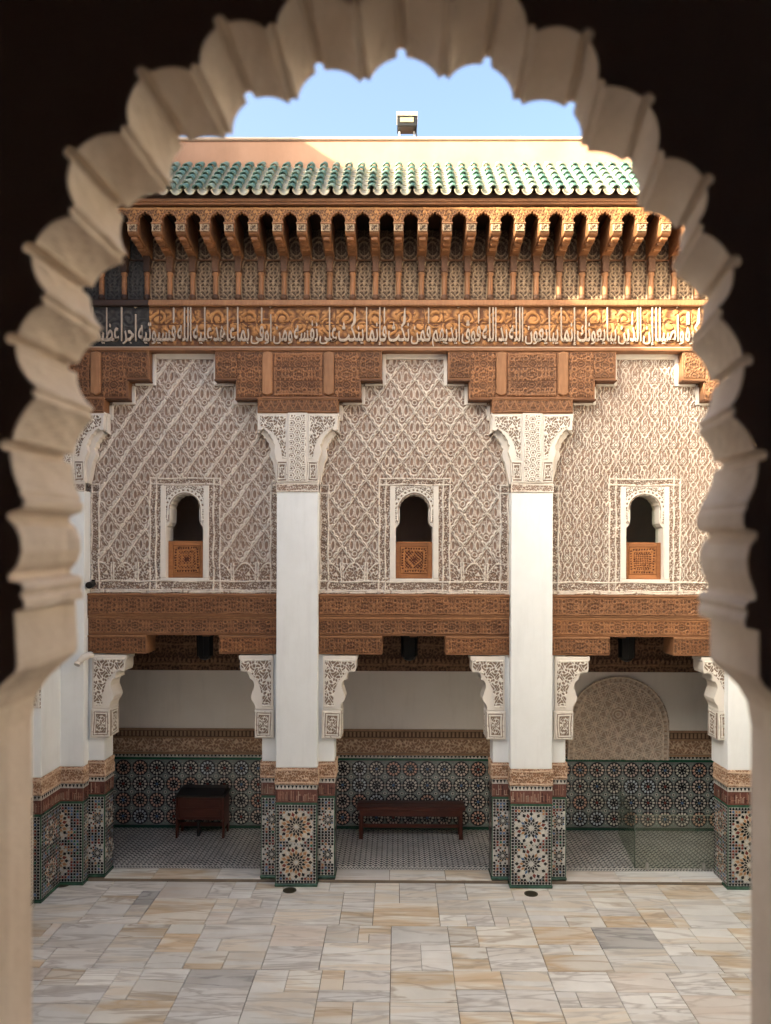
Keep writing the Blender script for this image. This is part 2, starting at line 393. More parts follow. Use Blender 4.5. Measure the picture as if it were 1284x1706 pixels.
def sebka(x, z, a=40., b=56., slant=0.):
    du, dv = cells(x, z, a, b)
    D = .5 - np.abs(du) - np.abs(dv); t = np.abs(du) - np.abs(dv) + .5
    s = .085 * np.abs(np.sin(3 * np.pi * t)) ** .7
    De = D + s * np.where(dv > 0, 0, -1)
    px, pz = du * a, dv * b
    right = (du * dv) < 0                                   # edges that climb one way are heavier in the left bay
    h = rid(De, .062) * np.where(right, 1 + 0 * px, 1 - .25 * slant)
    h = np.maximum(h, rid(De, .062 + .03 * slant) * right * (slant > 0))
    r = np.hypot(px, pz + 11.5); inn = (D > .06)
    f = np.zeros_like(px)
    f = np.maximum(f, .70 * rid(r - 3.6, 1.35))
    e = np.hypot((np.abs(px) - 5.0) / 3.3, (pz - 3) / 9.0)
    f = np.maximum(f, .62 * rid((e - 1) * 3.1, 1.15))
    f = np.maximum(f, .62 * rid(px, 1.05) * ((pz > -5) & (pz < 20)))
    f = np.maximum(f, .55 * rid(np.abs(px) - (pz + 24) * .62, 1.15) * (pz < -14))
    f = np.maximum(f, .5 * rid(np.hypot(np.abs(px) - 11, pz + 3) - 3.2, 1.1))
    f = np.maximum(f, .42 * scribble(px * 1.5, pz * 1.3, 1.05) * (e > 1.1) * (r > 5))
    return np.maximum(h, f * inn)
def archlet(x, z, a=32., b=54.):
    row = np.floor(z / (b / 2)); u = x / a + .5 * (row % 2)
    px = (u - np.round(u)) * a; pz = z - row * (b / 2) - 13.5; ax = np.abs(px)
    lz = ax + np.abs(pz + 7) * .8
    h = np.where(lz < 2.6, .8, .95 * rid(lz - 5.0, 1.2))
    h = np.maximum(h, .85 * rid(ax - 4.6 + 4.4 * np.clip((pz - 4) / 9, 0, 1) ** 1.5, 1.15) * (pz > -3))      # pointed arch rising from the lozenge
    h = np.maximum(h, .85 * rid(ax - 9.8 + 1.2 * np.cos(pz * .45), 1.2))
    h = np.maximum(h, .7 * rid(ax - 14.6 - .8 * np.cos(pz * .45), 1.2) * (pz < 7))
    h = np.maximum(h, .75 * rid(np.hypot(ax - 16, pz - 8) - 4.2, 1.2))
    h = np.maximum(h, .6 * rid(px, 1.0) * (pz > 3) * (pz < 9))
    return np.maximum(h, .42 * scribble(px * 1.6, pz * 1.4, 1.05))
def spirals(x, z, p=26.):
    x = x + 2.0 * np.sin(z * .15 + x * .043) + 3 * np.sin(x * .017)
    u = x / p; k = np.floor(u); lx = (u - k - .5) * p
    row = np.where(k % 2 == 0, 1, -1); oz = row * 7.
    r = np.hypot(lx, z - oz); th = np.arctan2((z - oz) * row, lx)
    h = np.clip(.5 + .9 * np.cos(th - r * .72), 0, 1) * (r < 14.5)
    h = np.maximum(h, (r < 4) * 1.)
    l2 = np.hypot(np.abs(lx) - 11, (z + oz * 1.9) * .9)
    h = np.maximum(h, .9 * np.clip(1.5 - l2 / 6.5, 0, 1)); h = np.where(l2 < 2.2, .35, h)
    h = np.maximum(h, .7 * rid(z - 20 * np.sin(x * np.pi / p), 3.2))
    v = np.hypot(((x + 9) / 15) % 1 * 15 - 7.5, (z / 13) % 1 * 13 - 6.5)
    h = np.maximum(h, .6 * np.clip(1.4 - v / 4.0, 0, 1))
    return h
def leafpanel(x, z):
    """one frieze panel: stacked ogival arches with interlace"""
    ax = np.abs(x); h = np.zeros_like(x)
    h = np.maximum(h, .9 * rid(ax - 15.2, 1.8) * (z < 24))
    top = np.hypot(ax * 1.0, (z - 22) * .9)
    h = np.maximum(h, .9 * rid(top - 15, 1.8) * (z >= 22))
    for c, rr in ((-14, 9.5), (12, 9.5)):                     # two ogival medallions, one above the other
        o = np.abs(ax / rr + np.abs(z - c) / (rr * 1.35) * .75 + .18 * np.cos(z * .45)); h = np.maximum(h, .85 * rid((o - 1) * 8, 1.6))
        h = np.maximum(h, .7 * rid(np.hypot(ax - 2.6, (z - c) * .6) - 2.4, 1.2))
    h = np.maximum(h, .6 * arab(x, z + 4, 17., 1.25) * (ax < 13.5) * (z < 30))
    h = np.maximum(h, .5 * rid(x, 1.2)); h = np.maximum(h, .35 * (np.sin(x * 1.1) * np.sin(z * .9) > .3))
    return h
def frame(x, z, hw, hh, wd=2.):
    return np.maximum(rid(np.abs(x) - hw, wd) * (np.abs(z) < hh + wd), rid(np.abs(z) - hh, wd) * (np.abs(x) < hw + wd))

# ------------------------------------------------------------------ layout constants
PL, PR, BAY = -1.575, 2.105, 3.68
CX = [PL - BAY, PL, PR, PR + BAY]                          # pillar centres: left corner, left, right, right corner
BX = [(CX[i] + CX[i + 1]) / 2 for i in range(3)]           # bay centres
YW = 0.25                                                  # stucco wall plane
YB = 2.44                                                  # gallery back wall
SW, SUBW, YSUB, STEP = 0.325, 0.59, 0.18, 0.05
XL, XR = -5.6, 6.0
ORD = ['left', 'middle', 'right']

# ------------------------------------------------------------------ ground, gallery floor
base = MB().box(-9, 9.5, -10.3, 0.16, -0.30, -0.022).build('courtyard_floor', JOINT, None, 'structure')
def slab(parent, x0, x1, y0, y1, zt, m, t=0.05, g=0.004):
    cx, cy = (x0 + x1) / 2, (y0 + y1) / 2
    mb = MB().box(x0 + g - cx, x1 - g - cx, y0 + g - cy, y1 - g - cy, -t, R_.uniform(-.002, .002))
    me = bpy.data.meshes.new('marble_slab'); me.from_pydata(mb.v, [], mb.f)
    bm = bmesh.new(); bm.from_mesh(me)
    for v in bm.verts: v.co.x += R_.uniform(-.002, .002); v.co.y += R_.uniform(-.002, .002)
    bmesh.ops.bevel(bm, geom=[e for e in bm.edges if all(v.co.z > -.02 for v in e.verts)], offset=.003, segments=1, affect='EDGES')
    bm.to_mesh(me); bm.free()
    o = link('marble_slab', me, m, parent); o.location = (cx, cy, zt); return o
GREY = [(-3.75, -.25), (2.75, -1.72), (-2.05, -2.55)]
def pick(x0, x1, y0, y1):
    for gx, gy in GREY:
        if x0 < gx < x1 and y0 < gy < y1: return MARBLE[4]
    r = R_.random()
    for p, k in ((.34, 0), (.44, 1), (.74, 2), (.92, 3), (.93, 4), (1.01, 5)):
        if r < p: return MARBLE[k]
def split(x0, x1, y0, y1, out):
    wx, wy = x1 - x0, y1 - y0
    big = R_.uniform(.7, 1.15)
    if wx <= big and wy <= big * .72 and R_.random() < .88 or (wx < .42 and wy < .5):
        out.append((x0, x1, y0, y1)); return
    if wx > wy * R_.uniform(.9, 1.9):
        c = x0 + wx * R_.choice((.33, .4, .5, .5, .6, .67)); split(x0, c, y0, y1, out); split(c, x1, y0, y1, out)
    else:
        c = y0 + wy * R_.choice((.35, .42, .5, .58, .65)); split(x0, x1, y0, c, out); split(x0, x1, c, y1, out)
cells_ = []
y = .155
while y > -5.2:
    hh = R_.choice((1.15, 1.4, 1.0)); x = -6.2 - R_.random()
    while x < 6.2:
        xe = x + R_.uniform(1.3, 2.6)
        if y < -.9 and x < -.07 < xe + .5: xe = -.07                 # the long middle joint
        split(x, xe, y - hh, y, cells_); x = xe if xe > x + .01 else x + 2.0
    y -= hh
for c in cells_: slab(base, *c, 0.0, pick(*c))
gfloor = MB().box(-8, 8.5, .165, YB + .3, -.30, STEP - .012).build('gallery_floor', JOINT, None, 'structure')
for k in range(3):
    xs = [CX[k] + SUBW + .0, BX[k] - .45 + R_.uniform(-.1, .1), BX[k] + .5 + R_.uniform(-.1, .1), CX[k + 1] - SUBW]
    for a, b in zip(xs[:-1], xs[1:]): slab(gfloor, a, b, .165, .55, STEP, MARBLE[R_.choice((0, 1, 1, 3, 5))], .045)
mb = MB()
gx0, gx1, gy0, gy1 = -7.2, 7.6, .555, YB - .005
mb.add([(gx0, gy0, STEP - .002), (gx1, gy0, STEP - .002), (gx1, gy1, STEP - .002), (gx0, gy1, STEP - .002)], [(0, 1, 2, 3)], (.76, .73, .67))
q = .092; n = int((gx1 - gx0) / q); m_ = int((gy1 - gy0 - .1) / q)
for i in range(n):
    for j in range(m_):
        cx, cy = gx0 + (i + .5) * q, gy0 + .1 + (j + .5) * q; zt = STEP + .001
        c = (.018, .018, .022) if (i + j) % 2 else R_.choice(((.05, .022, .02), (.02, .03, .045), (.03, .03, .03)))
        r = q * .40
        mb.add([(cx - r, cy, zt), (cx, cy - r, zt), (cx + r, cy, zt), (cx, cy + r, zt)], [(0, 1, 2, 3)], c)
        r = q * .17; cx += q / 2; cy += q / 2
        mb.add([(cx - r, cy - r, zt), (cx + r, cy - r, zt), (cx + r, cy + r, zt), (cx - r, cy + r, zt)], [(0, 1, 2, 3)], (.02, .02, .024))
for i in range(int((gx1 - gx0) / .05)):
    for j in (0, 1):
        x = gx0 + i * .05 + j * .025; yv = gy0 + .012 + j * .036
        mb.add([(x, yv, STEP + .001), (x + .025, yv, STEP + .001), (x + .025, yv + .034, STEP + .001), (x, yv + .034, STEP + .001)], [(0, 1, 2, 3)], (.02, .02, .025))
mb.build('floor_tile', FLOORC, gfloor, 'stuff')

# ------------------------------------------------------------------ zellige builder (pieces standing proud of the pale ground)
BLK, WHT, ORG, RED, BLU, GRN = (.014, .014, .018), (.60, .57, .51), (.45, .24, .12), (.20, .045, .035), (.09, .15, .26), (.03, .12, .07)
def poly_piece(mb, pts, col, y): mb.add([(p[0], y, p[1]) for p in pts], [tuple(range(len(pts)))], col)
def kite(mb, cx, cz, a, r0, rm, r1, hw, col, y):
    c, s = math.cos(a), math.sin(a)
    pts = [(r0, 0), (rm, hw), (r1, 0), (rm, -hw)]
    pts = [(cx + r * c - t * s, cz + r * s + t * c) for r, t in pts]
    ar = sum(pts[i][0] * pts[(i + 1) % 4][1] - pts[(i + 1) % 4][0] * pts[i][1] for i in range(4))
    poly_piece(mb, pts if ar > 0 else pts[::-1], col, y)
def ngon(mb, cx, cz, r, n, col, y, a0=0):
    poly_piece(mb, [(cx + r * math.cos(a0 + 2 * math.pi * k / n), cz + r * math.sin(a0 + 2 * math.pi * k / n)) for k in range(n)], col, y)
def rosette(mb, cx, cz, R, y, ring, mid, n=12, clip=None):
    ok = (lambda x, z: True) if clip is None else (lambda x, z: clip[0] < x < clip[1] and clip[2] < z < clip[3])
    def K(a, r0, rm, r1, hw, col):
        if all(ok(cx + r * R * math.cos(a), cz + r * R * math.sin(a)) for r in (r0, r1)): kite(mb, cx, cz, a, r0 * R, rm * R, r1 * R, hw * R, col, y)
    if ok(cx, cz): ngon(mb, cx, cz, .10 * R, 8, mid, y)
    if clip is not None and n == 12: ngon(mb, cx, cz, R * 1.0, 24, (.58, .50, .40) if ring == ORG else (.58, .56, .51), y + .0012)
    for k in range(n):
        a = 2 * math.pi * k / n; b = a + math.pi / n; s = 12 / n
        K(a, .14, .30, .43, .066 * s, BLK)
        K(b, .33, .47, .64, .090 * s, BLK)
        K(a, .44, .60, .76, .09 * s, ring if ring != WHT else R_.choice((WHT, BLU, ORG)))
        K(b, .64, .76, .96,   .115 * s, RED if k % 3 == 0 else (ring if k % 2 else mid))
        K(a, .76, .89, 1.04, .115 * s, BLK)
def zpanel(mb, x0, x1, z0, z1, y, ros, sp, ground, pal, drad=.40, border=None):
    """ros: list of (cx,cz,R,ring,mid,n)"""
    mb.add([(x0, y, z0), (x1, y, z0), (x1, y, z1), (x0, y, z1)], [(0, 1, 2, 3)], ground)
    yf = y - .0025
    nx = max(2, round((x1 - x0) / sp)); nz = max(2, round((z1 - z0) / sp)); sx, sz = (x1 - x0) / nx, (z1 - z0) / nz
    for cx, cz, R, ring, mid, n in ros: rosette(mb, cx, cz, R, yf, ring, mid, n, (x0 + .004, x1 - .004, z0 + .004, z1 - .004))
    for i in range(nx):
        for j in range(nz):
            px, pz = x0 + (i + .5) * sx, z0 + (j + .5) * sz
            d = min([math.hypot(px - c[0], pz - c[1]) / c[2] for c in ros] + [9])
            if d > 1.08:
                edge = i in (0, nx - 1) or j in (0, nz - 1)
                ngon(mb, px, pz, sp * drad, 6, BLK if edge or R_.random() < .4 else (R_.choice((RED, RED, BLK, ORG)) if d < 1.4 else R_.choice((BLU, BLU, GRN, BLK, RED))), yf, .52 * (i % 2))
            px += sx / 2; pz += sz / 2
            d = min([math.hypot(px - c[0], pz - c[1]) / c[2] for c in ros] + [9])
            if d > 1.06 and i < nx - 1 and j < nz - 1: ngon(mb, px, pz, sp * .22, 4, R_.choice(pal), yf)
def turn(mb, n0, x, sgn, y0):
    """turn pieces from index n0 on, built facing -Y, so that they face sgn*X at plane x; local x runs from y0"""
    for i in range(n0, len(mb.v)):
        px, py, pz = mb.v[i]
        mb.v[i] = (x - sgn * (py), y0 + px if sgn > 0 else y0 - px, pz)
def crenel(mb, x0, x1, z0, z1, y, p=.06):
    mb.add([(x0, y, z0), (x1, y, z0), (x1, y, z1), (x0, y, z1)], [(0, 1, 2, 3)], (.62, .58, .52))
    n = max(2, round((x1 - x0) / p)); d = (x1 - x0) / n; h = z1 - z0
    for i in range(n):
        c = x0 + (i + .5) * d; yf = y - .002
        mb.add([(c - d * .38, yf, z1 - h * .1), (c, yf, z0 + h * .12), (c + d * .38, yf, z1 - h * .1)], [(0, 1, 2)], (.015, .015, .018))
def kufic(mb, x0, x1, z0, z1, y):
    """red glazed band cut with pale interlaced lettering strokes"""
    mb.add([(x0, y, z0), (x1, y, z0), (x1, y, z1), (x0, y, z1)], [(0, 1, 2, 3)], (.17, .068, .05))
    h = z1 - z0; x = x0 + .012; yf = y - .002
    while x < x1 - .03:
        wv = R_.uniform(.008, .012); t = R_.uniform(.45, .95); k = R_.random()
        col = R_.choice(((.42, .26, .19), (.34, .17, .12), (.46, .33, .25), (.04, .015, .015)))
        mb.add([(x, yf, z0 + h * .12), (x + wv, yf, z0 + h * .12), (x + wv, yf, z0 + h * t), (x, yf, z0 + h * t)], [(0, 1, 2, 3)], col)
        if k < .6:
            l = R_.uniform(.02, .05); b = z0 + h * R_.choice((.12, .3, .55)); e = min(x + l, x1 - .01)
            mb.add([(x + wv, yf, b), (e, yf, b), (e, yf, b + .012), (x + wv, yf, b + .012)], [(0, 1, 2, 3)], col)
        x += R_.uniform(.02, .036)

PILLAR_PAL = [BLK, BLK, RED, BLU, BLU, (.04, .14, .12), ORG]
def dado(parent, x0, x1, y0, y1, zb, ros_mid, left=True, right=True, sub=False):
    """tiled foot of a pier: green kerb, zellige panel, red lettered band, crenel row, carved stucco band"""
    zt = [zb + .045, zb + 1.285, zb + 1.325, zb + 1.53, zb + 1.60, zb + 1.865]
    MB().box(x0 - .012, x1 + .012, y0 - .012, y1, zb, zt[0]).build('kerb_tile', GREENG, parent, bevel=.008)
    b = .014
    g = MB().box(x0, x1, y0, y1, zt[0], zt[2]); g.build('tile_border', GREENG, parent, bevel=.006)
    mb = MB(); wd = x1 - x0
    pal = PILLAR_PAL
    def face(lo, hi):
        w2 = hi - lo
        hgt = zt[1] - zt[0] - .03; zc = zt[0] + .015
        if w2 > .5: ros = [(min(max((lo + hi) / 2, hi - .33), lo + .33), zc + hgt * f, min(w2 * .40, .25), ros_mid, WHT, 12) for f in (.27, .73)]
        else: ros = [(lo + w2 * .62, zc + hgt * f, min(.17, w2 * .55), c, WHT, 10) for f, c in ((.27, ros_mid), (.73, WHT))]
        zpanel(mb, lo, hi, zc, zt[1], -.003, ros, .048, (.54, .52, .47), pal, .47)
    n0 = len(mb.v); face(x0 + b, x1 - b)
    for i in range(n0, len(mb.v)): p = mb.v[i]; mb.v[i] = (p[0], p[1] + y0, p[2])
    dp = y1 - y0
    for on, xf, sg in ((left, x0, -1), (right, x1, 1)):
        if not on: continue
        n0 = len(mb.v)
        zpanel(mb, b, dp - .005, zt[0] + .015, zt[1], -.003, [(dp * .5, zt[0] + f * 1.24, min(.15, dp * .42), ros_mid, WHT, 10) for f in (.27, .73)], .052, (.54, .52, .47), pal, .46)
        if sg < 0:
            for i in range(n0, len(mb.v)): p = mb.v[i]; mb.v[i] = (xf + p[1], y1 - p[0], p[2])
        else:
            for i in range(n0, len(mb.v)): p = mb.v[i]; mb.v[i] = (xf - p[1], y0 + p[0], p[2])
    mb.build('zellige_tile', TILEC, parent, 'stuff')
    core = MB().box(x0 + .004, x1 - .004, y0 + .004, y1, zt[2], zt[5] - .002); core.build('pier_core', TRIM, parent)
    mb = MB()
    spans = [('f', x0, x1)] + ([('l', 0, dp)] if left else []) + ([('r', 0, dp)] if right else [])
    for kd, a, c in spans:
        n0 = len(mb.v); kufic(mb, a, c, zt[2], zt[3], -.002); crenel(mb, a, c, zt[3], zt[4], -.006)
        for i in range(n0, len(mb.v)):
            p = mb.v[i]
            mb.v[i] = (p[0], p[1] + y0, p[2]) if kd == 'f' else ((x0 + p[1], y1 - p[0], p[2]) if kd == 'l' else (x1 - p[1], y0 + p[0], p[2]))
    mb.build('lettered_tile_band', TILEC, parent, 'stuff')
    fn = lambda x, z: np.maximum(scribble(x * 1.3, z * 1.2, .85), rid(np.abs(z) - 10.5, 2.))
    relief('carved_band', BANDST, parent, x0 - .012, x1 + .012, zt[4] + .004, zt[5], y0 - .008, fn, .014, .9, skirt=.02)
    if right: relief('carved_band', BANDST, parent, y0, y1, zt[4] + .004, zt[5], -(x1 + .008), fn, .012, 1.3, side=1, skirt=.02)
    if left: relief('carved_band', BANDST, parent, -y1, -y0, zt[4] + .004, zt[5], x0 - .008, fn, .012, 1.3, side=-1, skirt=.02)

# ------------------------------------------------------------------ pillars
def bracket_outline(sg, xin, Y, top, bot):
    """lower capital: outline going out from the pier; px measured from the pier's outer edge"""
    k = (D0 + Y) / F
    pts = [(-20, 1093), (37, 1093), (37, 1099), (35, 1101), (35, 1114), (33, 1120), (27, 1119), (21, 1122), (19, 1128), (20, 1132), (15, 1133), (12, 1138), (11, 1145),
           (13, 1150), (15, 1156), (17, 1162), (15, 1168), (11, 1173), (9, 1179), (10, 1183), (-20, 1183)]
    return [(xin + sg * p[0] * k, Z(p[1], Y)) for p in pts]
def lower_capital(parent, sg, xe):
    """xe: outer edge of the sub pier"""
    Y = YSUB - .05; k = (D0 + Y) / F
    cap = MB().prism(bracket_outline(sg, xe, Y, 0, 0), Y, .52).build('capital', TRIM, parent, bevel=.003)
    def outl(x, z): return x, z
    # carved inlay that follows the corner spandrel
    xa, xb = sorted((xe - sg * 17 * k, xe + sg * 33 * k))
    z0, z1 = Z(1178, Y), Z(1099, Y)
    def fn(x, z):
        xs_ = x * sg; h = scribble(xs_ * 1.0, z * 1.0, .8)
        edge = 2 + (z + 40) * 0; 
        return np.maximum(h, rid(np.abs(z) - 38.5, 2.5))
    def hole(x, z):
        o = (x - xe) * sg / k; p = VY - (z - H) / k
        lim = np.interp(p, [1093, 1112, 1118, 1125, 1135, 1145, 1160, 1170, 1183], [33, 33, 22, 13, 5, 1, -2, -3, -3])
        return (o > lim)
    relief('carved_inlay', CAPITAL, cap, xa, xb, z0, z1, Y - .002, fn, .014, .8, hole=hole, skirt=.001)
    for nm, m in (('block', TRIM),):
        blk = MB().box(min(xe - sg * 22 * k, xe + sg * 10 * k), max(xe - sg * 22 * k, xe + sg * 10 * k), Y - .01, .53, Z(1231, Y), Z(1184, Y)).build('impost_block', TRIM, parent, bevel=.008)
        c = xe - sg * 5 * k
        fnb = lambda x, z: np.maximum(np.maximum(frame(x, z, 13.5, 21, 1.6), frame(x, z, 9.5, 17, 1.4)), scribble(x * 1.5, z, .9) * (np.abs(x) < 7) * (np.abs(z) < 14))
        relief('carved_inlay', CAPITAL, blk, c - 14.5 * k, c + 14.5 * k, Z(1229, Y), Z(1186, Y), Y - .011, fnb, .012, .8, skirt=.001)
        if sg < 0: relief('carved_inlay', CAPITAL, blk, -.51, -(Y + .02), Z(1229, Y), Z(1186, Y), xe + sg * 10 * k - .001, fnb, .012, 1.2, side=-1, skirt=.001)
        else: relief('carved_inlay', CAPITAL, blk, Y + .02, .51, Z(1229, Y), Z(1186, Y), -(xe + sg * 10 * k + .001), fnb, .012, 1.2, side=1, skirt=.001)

def upper_capital(parent, c, sides=(-1, 1)):
    k = S
    prof = [(67.5, 687), (68.5, 690), (66.5, 694), (66.5, 716), (61, 717), (57, 714), (54, 717), (50.5, 719), (49, 724), (45.5, 725), (44, 730), (41, 733), (40.5, 739), (37.5, 742), (38.5, 748),
            (40, 752), (38.5, 757), (36.5, 762), (36, 766), (34.8, 768), (34.8, 805)]
    R1 = [(c + p[0] * k, Z(p[1])) for p in prof]; L1 = [(c - p[0] * k, Z(p[1])) for p in prof]
    if 1 not in sides: R1 = [(c + 34.8 * k, Z(687)), (c + 34.8 * k, Z(805))]
    if -1 not in sides: L1 = [(c - 34.8 * k, Z(687)), (c - 34.8 * k, Z(805))]
    cap = MB().prism(R1 + L1[::-1], -.005, .10).build('upper_capital', TRIM, parent, bevel=.003)
    # second, plainer scalloped layer behind
    off = [(p[0] + (9 if 716 < p[1] < 790 else 1.5), p[1] + (4 if 716 < p[1] < 766 else 0)) for p in prof]
    for s in sides:
        P2 = [(c + s * p[0] * k, Z(p[1])) for p in off] + [(c, Z(805)), (c, Z(687))]
        MB().prism(P2, .103, .32).build('spandrel_soffit', TRIM, parent, bevel=.003)
        xo = c + s * 41 * k
        def fn(x, z, s=s):
            return np.maximum(scribble(x * 1.05, z * 1.05, .85), frame(x, z, 23, 35.5, 2.2))
        def hole(x, z, s=s):
            o = (x - c) * s / k; p = VY - (z - H) / k
            lim = np.interp(p, [690, 709, 713, 720, 730, 742, 755, 764], [62, 62, 52, 42, 34, 29, 26, 25])
            return o > lim
        relief('carved_inlay', CAPITAL, cap, min(c + s * 19 * k, c + s * 64 * k), max(c + s * 19 * k, c + s * 64 * k), Z(764), Z(692), -.007, fn, .014, .8, hole=hole, skirt=.001)
        cc = c + s * 25.5 * k
        fnb = lambda x, z: np.maximum(np.maximum(frame(x, z, 8.2, 16.5, 1.2), frame(x, z, 5.2, 12, 1.1)), scribble(x * 1.5, z, .9) * (np.abs(x) < 4) * (np.abs(z) < 9))
        relief('carved_inlay', CAPITAL, cap, cc - 9 * k, cc + 9 * k, Z(803), Z(769), -.006, fnb, .012, .7, skirt=.001)
    def fc(x, z):
        u = np.abs(x); h = .8 * rid(u - 13.2, 1.5)
        for off in (0., 6.5):
            t = (z + (0 if off == 0 else 5.5)) / 11. % 1 * 11 - 3; uu = np.abs(u - off * 1.5)
            h = np.maximum(h, rid(np.hypot(uu, t) - 6.2, 1.5) * (t > -1)); h = np.maximum(h, .8 * rid(np.hypot(uu, t - .5) - 2.6, 1.3))
        return h
    MB().box(c - 16.5 * k, c + 16.5 * k, -.02, -.004, Z(804), Z(688)).build('centre_panel', TRIM, cap, bevel=.003)
    relief('carved_inlay', CAPITAL, cap, c - 14 * k, c + 14 * k, Z(802), Z(692), -.022, fc, .014, .7, skirt=.001)
    fb = lambda x, z: np.maximum(np.maximum(.8 * scribble(x * 1.4, z * 1.3, .9), rid(np.abs(z) - 5.6, 1.6)), rid(np.abs(np.abs(x) - 35), 1.2))
    relief('top_band', STUCCO, parent, c - 35.5 * k, c + 35.5 * k, Z(820), Z(805.5), -.006, fb, .012, .7, skirt=.01)

def pillar(idx, label, group):
    c = CX[idx]
    t = thing('pillar', label, 'pillar', (c, 0, 0), group)
    left, right = idx > 0, idx < 3
    if idx == 3: xa, xb = 5.17, c + .5
    else: xa, xb = c - SW, c + SW
    if idx == 0: xa = c - .5
    MB().box(xa, xb, 0, .60, 1.865, Z(819)).build('shaft', WHITE, t, bevel=.006)
    dado(t, xa, xb, -.0 - .012, .50, 0.0, ORG if idx != 2 else WHT, left, right)
    if idx in (1, 2): upper_capital(t, c)
    elif idx == 0: upper_capital(t, c, (1,))
    else: upper_capital(t, c, (-1,))
    for s in (-1, 1):
        if (s < 0 and idx == 0) or (s > 0 and idx == 3): continue
        if idx == 3:
            lower_capital(t, -1, xa); continue
        a, b = sorted((c + s * (SW - .02), c + s * SUBW))
        MB().box(a + .012, b - .012, YSUB + .012, .55, 1.865 + STEP, Z(1093, YSUB) + .3).build('side_pier', WHITE, t, bevel=.006)
        a2, b2 = (a, b) if True else (a, b)
        dado(t, a2, b2, YSUB, .55, STEP, WHT, s < 0, s > 0, True)
        lower_capital(t, s, c + s * SUBW)
    return t
pillar(0, 'half hidden corner pillar with stepped tiled foot at the far left of the courtyard wall', 'pillars of the courtyard wall')
pillar(1, 'white pillar with carved capitals and orange tile rosettes, left of the two whole ones', 'pillars of the courtyard wall')
pillar(2, 'white pillar with carved capitals and pale tile rosettes, right of the two whole ones', 'pillars of the courtyard wall')
pillar(3, 'corner pillar cut off by the dark arch at the right, beside the glass barrier', 'pillars of the courtyard wall')

